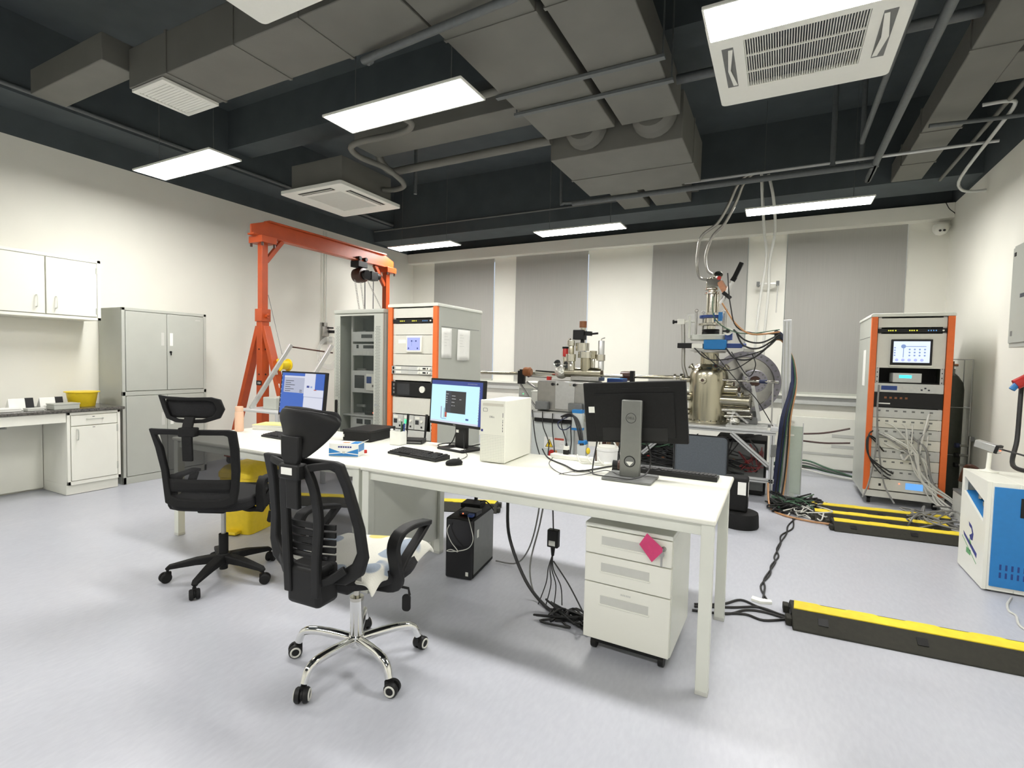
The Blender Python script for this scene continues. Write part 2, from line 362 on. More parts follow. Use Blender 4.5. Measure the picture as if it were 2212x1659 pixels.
# the closed-grille kind seen at the left: solid inlet sheet, two slim slots
def cassette2():
    t = thing('air_conditioner', 'ceiling air conditioner with plain inlet panel above the orange gantry crane', 'air conditioner', (-4.5, 4.33, 3.15), 0, 'four-way ceiling cassettes')
    O('body', box(-.38, .38, -.38, .38, 0, .28), 'duct', t, bev=.004).location.z = .05
    O('face_panel', B().ring(rrect(.92, .94, .03, 3), rrect(.52, .56, .005, 3), (0, 0, 0), (1, 0, 0), (0, 1, 0), (0, 0, .04)), 'ac_white', t, bev=.004)
    O('inlet_panel', box(-.262, .262, -.282, .282, .008, .03), 'recess', t, smooth=False)
    O('air_slot', box(.36-.035, .36+.035, -.27, .27, -.002, .006), 'black', t, smooth=False); O('louvre', box(.36-.012, .36+.008, -.26, .26, -.007, -.001), 'grey_steel', t, smooth=False)
    O('air_slot', box(-.25, .25, -.375-.032, -.375+.032, -.002, .006), 'black', t, smooth=False); O('louvre', box(-.24, .24, -.375-.012, -.375+.008, -.007, -.001), 'grey_steel', t, smooth=False)
    return t
a1 = cassette2()
a2 = dup(a1, (-2.07, 1.40, 3.15), label='ceiling air conditioner cut off by the top of the photo above the long duct')
for ch in a2.children:
    if ch.name.startswith('body'): ch.scale.z = .5
# ================================================================= ducts, pipes
def duct(name, label, x0, x1, y0, y1, z0, z1, m='duct', seams=(), ax='X'):
    t = thing(name, label, 'air duct', ((x0+x1)/2, (y0+y1)/2, z0)); hx, hy = (x1-x0)/2, (y1-y0)/2
    O('duct_body', box(-hx, hx, -hy, hy, 0, z1-z0), m, t, bev=.006)
    for q in seams:
        if ax == 'X': O('flange', box(q-.012-(x0+x1)/2, q+.012-(x0+x1)/2, -hy-.008, hy+.008, -.006, z1-z0+.006), m, t)
        else: O('flange', box(-hx-.008, hx+.008, q-.012-(y0+y1)/2, q+.012-(y0+y1)/2, -.006, z1-z0+.006), m, t)
    return t
t = duct('air_duct', 'long grey duct with a white vent grille at its end', -4.44, -1.95, 2.14, 2.58, 3.37, 3.66, seams=(-3.95, -3.2, -2.6))
g = thing('vent_grille', 'white slatted vent grille under the end of the long duct', 'vent grille', (-4.22, 2.36, 3.345))
O('frame', B().ring(rrect(.41, .42, .004, 1), rrect(.34, .35, .004, 1), (0, 0, 0), (1, 0, 0), (0, 1, 0), (0, 0, .02)), 'ac_white', g, smooth=False)
O('grille_back', box(-.17, .17, -.175, .175, .016, .019), 'recess', g, smooth=False)
for k in range(14):
    y = -.165+.33*k/13; O('grille_slat', B().beam((-.17, y, .008), (.17, y, .008), .016, .003, up=(0, .5, 1)), 'ac_white', g, smooth=False)
duct('air_duct', 'narrow dark duct continuing towards the left wall', -5.6, -4.45, 1.97, 2.21, 3.5, 3.7, 'duct')
duct('air_duct', 'left one of the two parallel ducts in the middle of the ceiling', -1.93, -1.31, .3, 4.28, 3.37, 3.62, seams=(1.5, 2.7), ax='Y')
duct('air_duct', 'right one of the two parallel ducts in the middle of the ceiling', -1.25, -.78, .3, 4.28, 3.37, 3.62, seams=(1.6, 2.7), ax='Y')
eb = duct('air_handling_box', 'wide grey plenum box at the end of the two parallel ducts', -1.98, -.79, 4.47, 5.6, 3.26, 3.66, seams=(5.05,), ax='Y')
for x in (-1.62, -1.02): O('collar', B().lathe((x+1.385, -.56, .22), (0, -1, 0), [(.16, 0), (.19, .03), (.15, .07), (.18, .11), (.14, .16)], 20), 'duct', eb)
for i, y in enumerate((3.42, 3.72)):
    h = thing('duct_hanger', 'dark %s hanger bar crossing under the twin ducts' % ('first', 'second')[i], 'hanger', (-1.35, y, 3.345))
    O('bar', box(-.62, .62, -.02, .02, 0, .02), 'pipe_dark', h)
    for x in (-.605, .605): O('rod', B().cyl((x, 0, .02), (x, 0, ZC-3.345), .006, n=6), 'pipe_dark', h)
duct('air_duct', 'short far duct behind the plenum box, left', -1.94, -1.6, 5.75, 6.9, 3.46, 3.7, 'duct')
duct('air_duct', 'short far duct behind the plenum box, right', -1.52, -1.08, 5.75, 6.9, 3.46, 3.7, 'duct')
rd = duct('air_duct', 'dark duct running along the right wall with a side branch', 1.0, 1.27, YF+.1, 6.93, 3.42, 3.62, seams=(3.3, 4.3, 5.6, 6.4), ax='Y')
O('branch', box(1.27-1.135, XR-.004-1.135, 4.45-(YF+.1+6.93)/2, 4.85-(YF+.1+6.93)/2, 0, .2), 'duct', rd, bev=.006)
t = duct('air_duct', 'small grey duct crossing below the near lights row', -3.9, -1.95, 3.9, 4.25, 3.52, 3.72, 'duct')
def pipe(label, pts, r=.022, m='pipe_dark', name='ceiling_pipe', n=10):
    return O(name, B().tube(pts, r, n), m, label=label, cat='pipe')
pipe('long ceiling pipe coming from the viewer on the right and turning along the back', spline([(.72, YF+.05, 3.3), (.72, 5.7, 3.3), (.72, 5.84, 3.3), (.66, 5.88, 3.3), (.5, 5.88, 3.3), (-2.3, 5.88, 3.3)], 4), .03)
pipe('pale conduit above the long back ceiling pipe', [(-1.0, 5.9, 3.37), (1.6, 5.9, 3.37)], .014, 'alu_white')
pipe('vertical drop pipe beside the right hanging light', [(.38, 5.9, 3.32), (.38, 5.9, ZC)], .025)
pipe('thinner vertical drop pipe close to the pipe bend', [(.62, 5.95, 3.33), (.62, 5.95, ZC)], .022)
pipe('second long pipe on the right nearer the big cassette', [(.58, YF+.05, 3.42), (.58, 5.6, 3.42)], .022)
pipe('pipe crossing behind the big cassette', [(-.78, 4.1, 3.55), (1.0, 4.1, 3.55)], .035)
pipe('insulated pipe crossing the long duct below the twin ducts', spline([(-2.5, 2.62, 3.34), (-2.45, 2.6, 3.33), (-2.3, 2.55, 3.32), (-.2, 2.4, 3.32)], 3), .024, 'pipe_dark')
pipe('curled insulated hose from the lamp to the left cassette', spline([(-1.9, 3.4, 3.4), (-2.3, 3.35, 3.36), (-2.75, 3.3, 3.34), (-2.8, 3.45, 3.34), (-3.0, 3.55, 3.34), (-3.55, 3.55, 3.34), (-3.7, 3.75, 3.33), (-3.65, 4.1, 3.32), (-3.75, 4.5, 3.30), (-3.95, 4.6, 3.30), (-4.1, 4.55, 3.3)], 5), .028, 'duct')
pipe('insulated pipe pair bending near the left cassette', spline([(-1.95, 4.4, 3.42), (-3.6, 4.42, 3.42), (-3.85, 4.4, 3.42), (-3.9, 4.3, 3.5), (-3.9, 4.25, 3.6)], 4), .04, 'duct')
pipe('conduit along the black beam over the left wall', [(XL+.47, YF+.05, 3.66), (XL+.47, 6.9, 3.66)], .02)
pipe('thin rail along the far black beam', [(XL+.02, 6.93, 3.6), (-1.0, 6.93, 3.6)], .012, 'grey_dark')
pipe('drain pipe dropping behind the left cassette', [(-3.95, 4.95, 3.35), (-3.95, 4.95, ZC)], .02)
pipe('bracket pipe hanging left of the middle far light', spline([(-2.5, 6.0, ZC), (-2.5, 6.0, 3.42), (-2.46, 6.0, 3.36), (-2.3, 6.0, 3.35), (-1.9, 6.0, 3.35)], 3), .018)
pipe('thin white pipe bending into the right wall top', spline([(1.30, 5.2, 3.42), (1.45, 5.2, 3.42), (1.5, 5.25, 3.4), (1.5, 5.6, 3.36), (1.52, 6.6, 3.3), (1.56, 6.75, 3.22), (1.66, 6.8, 3.2), (XR-.01, 6.8, 3.2)], 4), .014, 'instrument')
pipe('thin grey pipe under the right wall duct', [(1.5, 2.5, 3.5), (1.42, 6.9, 3.38)], .016, 'duct')
pipe('curved grey conduit on the right wall top', spline([(1.0, 5.3, 3.36), (1.4, 5.35, 3.36), (1.65, 5.3, 3.34), (1.70, 5.1, 3.3), (1.70, 4.6, 3.3)], 4), .016, 'pipe_dark')
# ================================================================= along the left wall
def bow_handle(parent, p, q, out, r=.005, m='grey_steel', name='handle'):
    p, q, out = V(p), V(q), V(out); e = (q-p).normalized()*.02
    return O(name, B().tube(spline([p, p+out*.7+e*.1, p+out+e, q+out-e, q+out*.7-e*.1, q], 4), r, 8), m, parent)
t = thing('steel_cupboard', 'tall grey steel cupboard with four doors beside the lab counter', 'cupboard', (XL+.005, 2.79, 0))
D, Wd, H = .465, .87, 1.84
O('carcass', B().box(0, D-.02, 0, Wd, 0, H).box(D-.02, D, 0, .03, 0, H).box(D-.02, D, Wd-.03, Wd, 0, H).box(D-.02, D, 0, Wd, H-.03, H).box(D-.02, D, 0, Wd, 0, .075).box(D-.02, D, 0, Wd, .925, .97), 'grey_steel', t, bev=.003)
for z0, z1 in ((.975, 1.805), (.08, .92)):
    for k, (y0, y1) in enumerate(((.034, .433), (.438, .836))):
        d = O('door', box(D-.016, D+.004, y0, y1, z0, z1), 'grey_steel', t, bev=.004)
        yc = .39 if k == 0 else .48
        zc = 1.53 if z0 > .5 else .66
        O('recessed_handle', box(D+.0042, D+.0052, yc-.016, yc+.016, zc-.07, zc+.07), 'paper' if k else 'recess', d, smooth=False)
        if k:
            O('lock', B().cyl((D+.004, .47, zc-.14), (D+.014, .47, zc-.14), .012).box(D+.012, D+.02, .465, .475, zc-.175, zc-.135), 'black_gloss', d, label='small black lock with key')
            if z0 > .5: O('nameplate', box(D+.0042, D+.005, .74, .80, 1.755, 1.765), 'recess', d, smooth=False)
# counter
t = thing('lab_counter_cabinet', 'white counter base cabinet with one drawer and one door', 'cabinet', (XL+.005, 2.3, 0))
D, Wd = .525, .44
O('carcass', B().box(0, D-.02, 0, Wd, .1, .795).box(D-.02, D, 0, .025, .1, .795).box(D-.02, D, Wd-.025, Wd, .1, .795).box(D-.02, D, 0, Wd, .1, .135).box(D-.02, D, 0, Wd, .77, .795), 'white', t, bev=.002)
O('plinth', box(0, D-.035, 0, Wd-.012, .004, .1), 'white', t, smooth=False)
dr = O('drawer', box(D-.018, D+.004, .03, Wd-.03, .665, .765), 'white', t, bev=.003)
bow_handle(dr, (D+.004, .155, .725), (D+.004, .285, .725), (.028, 0, 0))
dd = O('door', box(D-.018, D+.006, .03, Wd-.03, .14, .658), 'white', t, bev=.003)
bow_handle(dd, (D+.006, .075, .53), (D+.006, .075, .63), (.028, 0, 0))
for z in (.2, .58): O('hinge', box(D+.006, D+.011, Wd-.036, Wd-.026, z, z+.07), 'grey_steel', dd)
O('label_mark', box(D+.0042, D+.0047, .2, .22, .742, .748), 'ink', dr, smooth=False); O('label_mark', box(D+.0062, D+.0067, .2, .222, .64, .645), 'ink', dd, smooth=False)
t = thing('lab_counter', 'white counter apron and back panel over the open kneehole', 'counter', (XL+.005, 1.0, 0))
O('apron', box(D-.03, D, 0, 1.295, .705, .795), 'white', t, bev=.002)
O('back_panel', box(.01, .03, 0, 1.295, .02, .795), 'white', t, smooth=False)
O('end_leg', box(.03, D-.01, 0, .03, 0, .795), 'white', t, smooth=False)
O('worktop', box(XL+.002, -5.895, .95, 2.775, .798, .828), 'granite', bev=.008, seg=3, label='speckled dark stone worktop over the white counter cabinet', cat='worktop')
# wall cabinet
t = thing('wall_cabinet', 'white double-door cabinet hung on the wall above the counter', 'wall cabinet', (XL+.005, 1.2, 1.69))
D, Wd, H = .345, 1.465, .6
O('carcass', B().box(0, D-.02, 0, Wd, 0, H).box(D-.02, D, 0, .03, 0, H).box(D-.02, D, Wd-.03, Wd, 0, H).box(D-.02, D, 0, Wd, H-.03, H).box(D-.02, D, 0, Wd, 0, .028), 'white', t, bev=.002)
for y0, y1, yh in ((.04, .505, .47), (.515, 1.02, .955), (1.03, 1.43, 1.1)):
    d = O('door', box(D-.018, D+.005, y0, y1, .034, H-.036), 'white', t, bev=.003)
    bow_handle(d, (D+.005, yh, .09), (D+.005, yh, .2), (.03, 0, 0), m='metal_white')
    if yh > 1: 
        for z in (.06, .46): O('hinge', box(D+.005, D+.009, y1-.01, y1, z, z+.06), 'grey_steel', d)
# things on the counter
t = thing('washbasin', 'bright yellow plastic washbasin on the counter by the cupboard', 'basin', (-6.16, 2.52, .829))
O('bowl', B().lathe((0, 0, 0), (0, 0, 1), [(.098, .0), (.102, .004), (.125, .14), (.127, .145), (.121, .145), (.098, .012), (.02, .010)], 28), 'yellow', t)
O('rim', B().lathe((0, 0, .138), (0, 0, 1), [(.125, 0), (.142, .004), (.142, .012), (.125, .012)], 28), 'yellow', t)
t = thing('storage_box', 'small grey-green metal box in front of the yellow basin', 'box', (-5.985, 2.30, .829), .05)
O('body', box(-.07, .07, -.1, .1, 0, .05), 'grey_steel', t, bev=.004); O('lid', box(-.073, .073, -.103, .103, .044, .056), 'grey_steel', t, bev=.003)
def stand(y, lbl):
    t = thing('display_card', lbl, 'card', (-6.2, y, .829), 0)
    O('card', B().prism([(0, 0), (.1, 0), (.07, .105), (.066, .105)], (0, -.085, 0), (1, 0, 0), (0, 0, 1), (0, .115, 0)), 'paper', t)
    O('dark_edge', B().prism([(-.002, 0), (.102, 0), (.071, .108), (.064, .108)], (0, .03, 0), (1, 0, 0), (0, 0, 1), (0, .06, 0)), 'black', t)
stand(2.04, 'white and black card stand on the counter nearer the photo edge'); stand(2.26, 'white and black card stand on the counter beside the basin')
for i, (x, y, w_, d, h, m, lb) in enumerate(((-6.05, 1.9, .14, .2, .025, 'paper', 'thin stack of white papers at the counter front edge'), (-6.06, 2.22, .05, .06, .03, 'clear_plastic', 'clear flat plastic box before the card stands'), (-5.97, 2.08, .08, .12, .022, 'recess', 'small grey tray on the counter front'), (-6.36, 2.33, .1, .08, .06, 'paper', 'white carton between card stand and basin'), (-6.02, 1.75, .1, .1, .03, 'grey_dark', 'dark small instrument at the counter end'))):
    t = thing('small_box', lb, 'box', (x, y, .829), random.uniform(-.2, .2)); O('body', box(-w_/2, w_/2, -d/2, d/2, 0, h), m, t, bev=.003); O('lid', box(-w_/2-.002, w_/2+.002, -d/2-.002, d/2+.002, h*.7, h+.004), m, t, bev=.002)
t = thing('wall_socket', 'small dark socket under the counter apron', 'socket', (-6.41, 2.0, .66)); O('plate', box(0, .01, -.03, .03, -.03, .03), 'grey_steel', t, bev=.002); O('socket_face', box(.01, .014, -.018, .018, -.018, .018), 'grey_dark', t, bev=.001)
# ================================================================= desks
def desk(name, label, x0, x1, panel=None):
    y0, y1 = 2.20, 3.14
    t = thing(name, label, 'desk', (x0, y0, 0)); L, Dp = x1-x0, y1-y0
    O('tabletop', box(0, L, 0, Dp, .724, .75), 'desk_top', t, bev=.01, seg=3)
    O('apron', box(.05, L-.05, .025, .05, 0.672, .724), 'metal_white', t, bev=.002, label='front rail')
    O('apron', box(.05, L-.05, Dp-.19, Dp-.165, 0.672, .724), 'metal_white', t, bev=.002)
    for xx in (.008, L-.058): O('side_rail', box(xx+.012, xx+.038, .05, Dp-.19, 0.672, .724), 'metal_white', t, bev=.002)
    for xx in (.008, L-.058):
        for yy in (.012, Dp-.215):
            l = O('leg', box(xx, xx+.05, yy, yy+.05, .018, .724), 'metal_white', t, bev=.002)
            O('foot_cap', box(xx-.001, xx+.051, yy-.001, yy+.051, 0, .02), 'recess', l, bev=.002)
    if panel is not None: O('side_panel', box(panel, panel+.016, .065, Dp-.22, .11, .672), 'metal_white', t, smooth=False)
    return t
desk('lab_desk', 'white right-hand desk carrying the white computer tower', -2.135, -.20, panel=.022)
desk('lab_desk', 'white left-hand desk with bottle, papers and mask box', -4.03, -2.145)
# ================================================================= chairs (front of the chair is +y)
def caster(parent, p, m='black', ringm=None, r=.03):
    x, y, _ = p; a = math.atan2(y, x)+.6; d = V(math.cos(a), math.sin(a), 0)
    c = V(x, y, r)+d*.012
    k = O('caster', B().cyl(c-d.cross(V(0, 0, 1))*.004, c+d.cross(V(0, 0, 1))*.004, r*.7, n=12).cyl((x, y, r), (x, y, r*2+.012), .008, n=8).box(-.018, .018, -.01, .01, r*.8, r*2, Matrix.Translation((x, y, 0)) @ Matrix.Rotation(a, 4, 'Z')), m, parent)
    for s_ in (-1, 1):
        n = d.cross(V(0, 0, 1))*s_
        wl = O('wheel', B().lathe(c+n*.005, n, [(r*.6, 0), (r, .003), (r, .016), (r*.85, .022), (r*.3, .023)], 18), m, k)
        if ringm:
            e1, e2 = basis(n); O('wheel_ring', B().tube([c+n*.0275+(e1*math.cos(q)+e2*math.sin(q))*r*.66 for q in [2*PI*i/18 for i in range(18)]], .0042, 6, True), ringm, k)
    return k
def pt(o, a): return o
# ---- front chair: chrome base, blanket on the seat
t = thing('office_chair', 'black mesh office chair with chrome star base and a patterned blanket on its seat', 'office chair', (-1.635, 1.675, 0), .06)
bs = O('star_base', B().lathe((0, 0, .085), (0, 0, 1), [(.03, 0), (.034, .01), (.034, .05), (.03, .055)], 20), 'chrome', t)
for k in range(5):
    a = math.radians(-96+72*k+2); d = V(math.cos(a), math.sin(a), 0)
    O('base_arm', B().tube(spline([d*.02+V(0, 0, .115), d*.10+V(0, 0, .125), d*.2+V(0, 0, .13), d*.26+V(0, 0, .115), d*.285+V(0, 0, .068)], 5), [.02]*8+[.019]*6+[.017]*7, 12), 'chrome', t)
    caster(t, d*.288, 'black', 'cable_white')
O('gas_lift', B().cyl((0, 0, .13), (0, 0, .30), .029, n=20), 'chrome', t); O('gas_piston', B().cyl((0, 0, .29), (0, 0, .41), .014).cyl((0, 0, .295), (0, 0, .31), .031, n=20), 'steel_bright', t)
O('seat_mechanism', B().box(-.09, .09, -.16, .12, .395, .43), 'black', t, bev=.01)
O('tilt_lever', B().tube([(.06, -.02, .40), (.17, .03, .385), (.235, .06, .37), (.24, .062, .34)], .006, 8).prism(rrect(.036, .075, .014, 3), (.222, .062, .30), (1, .3, 0), (0, 0, 1), (-.002, .008, 0)), 'black', t)
O('seat_pad', B().lathe((0, .02, .425), (0, 0, 1), [(.18, 0), (.245, .01), (.26, .04), (.245, .07), (.1, .078)], 32), 'fabric', t)
# backrest: leaning frame plane. local coords: x across, s up the back
def backpoint(x, s, off=0.): # s 0 (seat) .. 1 (top)
    y = -.235-.07*s+.035*math.sin(PI*s)-.18*(x*x)*-1*.6; z = .46+.53*s
    return V(x, y-off, z)
fr_o = [(-.2, 1.0), (-.17, 1.0), (0, 1.0), (.17, 1.0), (.198, .985), (.215, .8), (.24, .5), (.255, .28), (.235, .15), (.16, .06), (0, .03), (-.16, .06), (-.235, .15), (-.255, .28), (-.24, .5), (-.215, .8)]
fr_i = [(-.165, .92), (-.14, .93), (0, .93), (.14, .93), (.162, .915), (.175, .8), (.2, .5), (.212, .32), (.19, .23), (.13, .15), (0, .12), (-.13, .15), (-.19, .23), (-.212, .32), (-.2, .5), (-.175, .8)]
def ringband(o_, i_, bp, th):
    b = B(); n = len(o_); vs = [bp(x, s_, off) for off in (0, th) for P in (o_, i_) for x, s_ in P]; fs = []
    for k in range(n):
        j = (k+1) % n; fs += [(k, n+k, n+j, j), (2*n+k, 2*n+j, 3*n+j, 3*n+k), (k, j, 2*n+j, 2*n+k), (n+k, 3*n+k, 3*n+j, n+j)]
    return b.add(vs, fs)
bk_ = O('backrest', ringband(fr_o, fr_i, backpoint, .028), 'black', t, bev=.007)
O('mesh_panel', B().grid(lambda u, v: backpoint((-1+2*u)*(.225-.05*v), .10+.86*v, .008), 10, 14), 'mesh_open', bk_)
# rear yoke: two spines from a low box up to the headrest bracket
O('back_bracket', B().box(-.085, .085, -.315, -.20, .40, .56), 'black', t, bev=.02, seg=3)
for s_ in (-1, 1):
    O('spine', B().band(spline([(s_*.07, -.31, .45), (s_*.075, -.315, .6), (s_*.085, -.315, .75), (s_*.075, -.33, .88), (s_*.045, -.345, .965)], 5), (1, 0, 0), .019, .012), 'black', bk_, bev=.005)
    O('upper_strut', B().band([(s_*.045, -.345, .955), (s_*.12, -.335, .97), (s_*.175, -.31, .975)], (0, 0, 1), .014, .008), 'black', bk_, bev=.004)
    O('lower_strut', B().band([(s_*.07, -.30, .50), (s_*.12, -.285, .52), (s_*.17, -.262, .56)], (0, 0, 1), .016, .01), 'black', bk_, bev=.004)
lum = O('lumbar_support', B().box(-.115, .115, -.305, -.292, .60, .615), 'black', t, bev=.004)
for k in range(5): O('lumbar_slat', B().band([(-.13, -.272, .60+k*.03), (-.06, -.292, .60+k*.03), (.06, -.292, .60+k*.03), (.13, -.272, .60+k*.03)], (0, 0, 1), .010, .006), 'black', lum)
O('headrest_stem', B().band(spline([(0, -.355, .80), (0, -.36, .92), (0, -.366, 1.0), (0, -.368, 1.08)], 4), (1, 0, 0), [.03]*4+[.034]*4+[.045]*5, .011), 'black', t, bev=.004)
O('stem_clamp', box(-.05, .05, -.385, -.335, .915, .975), 'black', t, bev=.008)
O('asset_label', box(-.033, .022, -.3865, -.3855, .935, .962), 'paper', t, smooth=False, label='white printed sticker')
def head(u, v):
    k = -1+2*u; wv = .045+.115*min(1, v*1.25)**.8 if v < .8 else .16-.35*(v-.8)**1.6
    x = k*wv; return V(x, -.372+.085*k*k*(.35+.65*v)+.02*math.sin(v*3)+.012*v, .995+.185*v-.025*k*k*v+.012*v*max(0, -k))
O('headrest', B().grid(head, 14, 12), 'black', t, solid=.016, sub=1)
O('headrest_pad', B().grid(lambda u, v: head(.04+.92*u, .28+.70*v)+V(0, .026, .008), 14, 10), 'fabric', t, solid=.034, sub=1)
for s_ in (-1, 1):
    x = s_*.262
    O('armrest', B().band(spline([(x, .16, .645), (x+s_*.012, .02, .668), (x+s_*.01, -.06, .655), (x, -.085, .60), (x-s_*.004, -.06, .50), (x-s_*.03, -.03, .425), (x-s_*.12, -.03, .408)], 5), (1, 0, 0), [.026]*12+[.027]*10+[.03]*9, [.011]*10+[.014]*21), 'black', t, bev=.005)
    O('armrest_brace', B().band(spline([(x, .165, .648), (x, .10, .60), (x, .0, .535), (x, -.05, .48)], 4), (1, 0, 0), .02, .01), 'black', t, bev=.004)
bl = B()
def blan(u, v):
    x = -.235+.49*u; y = -.20+.45*v; r = max(0, abs(x)-.20); z = .512+.008*math.sin(9*x+3*y)+.006*math.sin(17*y-4*x)
    if x > .21: z -= (x-.21)*(1.2+1.0*max(0, -y/.2))*(.9+.4*math.sin(14*y+1.0)); x = .21+(x-.21)*.5
    if y < -.14 and x > 0: z -= (-.14-y)*.9*min(1, x/.12)
    if y > .22: z -= (y-.22)*1.0
    return V(x, y+.02*math.sin(5*x), z)
bl.grid(blan, 26, 24)
O('seat_blanket', bl, 'blanket', None, solid=.014, sub=1, label='cream blanket with grey-blue and yellow pattern lying on the chrome chair seat', cat='blanket').matrix_world = t.matrix_world.copy()
# ---- rear chair: black base
t = thing('office_chair', 'black mesh office chair with black plastic base nearer the steel cupboard', 'office chair', (-3.01, 1.945, 0), math.radians(28))
O('star_base', B().lathe((0, 0, .075), (0, 0, 1), [(.03, 0), (.04, .01), (.045, .05), (.036, .075)], 20).cyl((0, 0, .05), (0, 0, .09), .024), 'black', t)
a0_ = math.atan2(1.726-1.945, -3.218+3.01)-math.radians(28)
for k in range(5):
    a = a0_+2*PI*k/5; d = V(math.cos(a), math.sin(a), 0)
    O('base_arm', B().band([d*.02+V(0, 0, .12), d*.15+V(0, 0, .112), d*.29+V(0, 0, .09), d*.305+V(0, 0, .075)], d.cross(V(0, 0, 1)), [.032, .026, .018, .014], [.024, .02, .013, .012]), 'black_matte', t, bev=.006)
    caster(t, d*.30, 'black_matte')
O('gas_lift', B().cyl((0, 0, .12), (0, 0, .27), .027, n=18), 'black_matte', t); O('gas_piston', B().cyl((0, 0, .26), (0, 0, .45), .014), 'steel_brushed', t)
O('seat_mechanism', box(-.08, .08, -.14, .12, .435, .465), 'black_matte', t, bev=.01)
O('tilt_lever', B().tube([(.06, .05, .45), (.2, .1, .44), (.235, .11, .43), (.24, .11, .39)], .006, 8).prism([(-.012, .03), (.012, .03), (.024, -.035), (.012, -.045), (-.012, -.045), (-.024, -.035)], (.24, .108, .355), (1, 0, 0), (0, 0, 1), (0, .008, 0)), 'black', t)
O('seat_pad', B().prism(rrect(.47, .47, .12, 5), (0, .02, .465), (1, 0, 0), (0, 1, 0), (0, 0, .07)), 'fabric', t, bev=.02, seg=3)
def bp1(x, s, off=0.):
    return V(x*(1-.06*s*0), -.235-.075*s+.03*math.sin(PI*s)+.5*x*x-off, .505+.455*s)
o1 = [(-.245, 1.0), (-.2, 1.0), (0, 1.0), (.2, 1.0), (.235, .98), (.232, .75), (.222, .45), (.212, .2), (.2, .04), (.15, .0), (0, -.01), (-.15, .0), (-.2, .04), (-.212, .2), (-.222, .45), (-.235, .75)]
i1 = [(-.21, .92), (-.17, .93), (0, .93), (.17, .93), (.19, .915), (.188, .75), (.18, .45), (.175, .26), (.165, .14), (.12, .1), (0, .09), (-.12, .1), (-.165, .14), (-.175, .26), (-.18, .45), (-.19, .75)]
bk_ = O('backrest', ringband(o1, i1, bp1, .026), 'black_matte', t, bev=.007)
O('mesh_panel', B().grid(lambda u, v: bp1((-1+2*u)*.195, .08+.88*v, .006), 10, 12), 'mesh', bk_)
O('lumbar_bar', B().grid(lambda u, v: bp1((-1+2*u)*.18, .19+.16*v, .016), 10, 3), 'black_matte', bk_, solid=.008)
O('headrest_stem', B().band(spline([(.0, -.345, .79), (0, -.352, .9), (0, -.35, .97), (0, -.325, 1.03)], 4), (1, 0, 0), .027, .009), 'black_matte', t, bev=.004)
O('stem_clamp', box(-.045, .045, -.365, -.315, .925, .975), 'black_matte', t, bev=.006)
ho = [(-.175, .145), (-.12, .138), (0, .135), (.12, .138), (.165, .125), (.18, .07), (.155, .02), (.08, -.005), (0, -.01), (-.08, -.005), (-.135, .015), (-.155, .07)]
hi = [(x*.8, .018+y*.74) for x, y in ho]
hb = lambda x, s, off=0.: V(x, -.325+.9*x*x-off-.15*(s-.07), 1.005+s)
hd = O('headrest', ringband(ho, hi, hb, .02), 'black_matte', t, bev=.005)
O('headrest_mesh', B().grid(lambda u, v: hb((-1+2*u)*.14, .02+.1*v, -.012), 10, 6), 'fabric', hd, solid=.014)
for s_ in (-1, 1):
    x = s_*.265
    O('armrest', B().band(spline([(x, .17, .632), (x+s_*.01, .1, .628), (x+s_*.006, 0, .63), (x, -.06, .61), (x, -.075, .54), (x-s_*.004, -.06, .455), (x-s_*.06, -.03, .435), (x-s_*.14, 0, .442)], 5), (1, 0, 0), [.032]*14+[.024]*22, [.009]*12+[.02]*14+[.012]*10), 'black_matte', t, bev=.005)
    O('armrest_brace', B().band(spline([(x, .15, .622), (x+s_*.004, .11, .55), (x, .05, .5), (x-s_*.02, .0, .455)], 4), (1, 0, 0), .022, .014), 'black_matte', t, bev=.004)
# ================================================================= under and around the desks
t = thing('drawer_pedestal', 'white three-drawer pedestal on castors under the right desk', 'drawer unit', (-.582, 2.29, 0), -.02)
O('carcass', B().box(-.203, .203, .02, .46, .068, .605).box(-.203, .203, .0, .47, .605, .625), 'metal_white', t, bev=.002)
for z0, z1, zh in ((.482, .600, .55), (.345, .477, .424), (.072, .340, .268)):
    d = O('drawer', box(-.2, .2, -.002, .02, z0, z1), 'white', t, bev=.003)
    O('finger_slot', box(-.12, .105, -.0035, -.0018, zh-.02, zh+.02), 'recess', d, smooth=False)
    O('slot_lip', box(-.125, .11, -.006, -.001, zh-.027, zh-.02), 'white', d, bev=.001)
    if zh > .5:
        lk = O('lock', B().cyl((.165, -.002, .565), (.165, -.012, .565), .011, n=14), 'steel_brushed', d)
        O('key', B().box(.163, .167, -.03, -.012, .558, .572).cyl((.16, -.024, .545), (.16, -.022, .545), .012, n=12).box(.156, .164, -.024, -.021, .49, .54), 'steel_brushed', lk)
        O('key_tag', B().prism([(.165, .56), (.12, .505), (.062, .575), (.095, .63), (.165, .575)], (0, -.03, 0), (1, 0, 0), (0, 0, 1), (0, .002, 0)), 'pink', lk, label='crumpled pink paper key tag')
    if zh < .3:
        for k in range(6): O('small_print', box(-.022+.008*k, -.017+.008*k, -.0032, -.0018, .308, .316), 'recess', d, smooth=False)
for x in (-.16, .16):
    for y in (.06, .41): O('caster', B().cyl((x-.012, y, .033), (x+.012, y, .033), .033, n=16).box(x-.02, x+.02, y-.02, y+.02, .05, .07), 'black', t)
O('front_runner', box(-.15, .16, .03, .05, .04, .07), 'black', t)
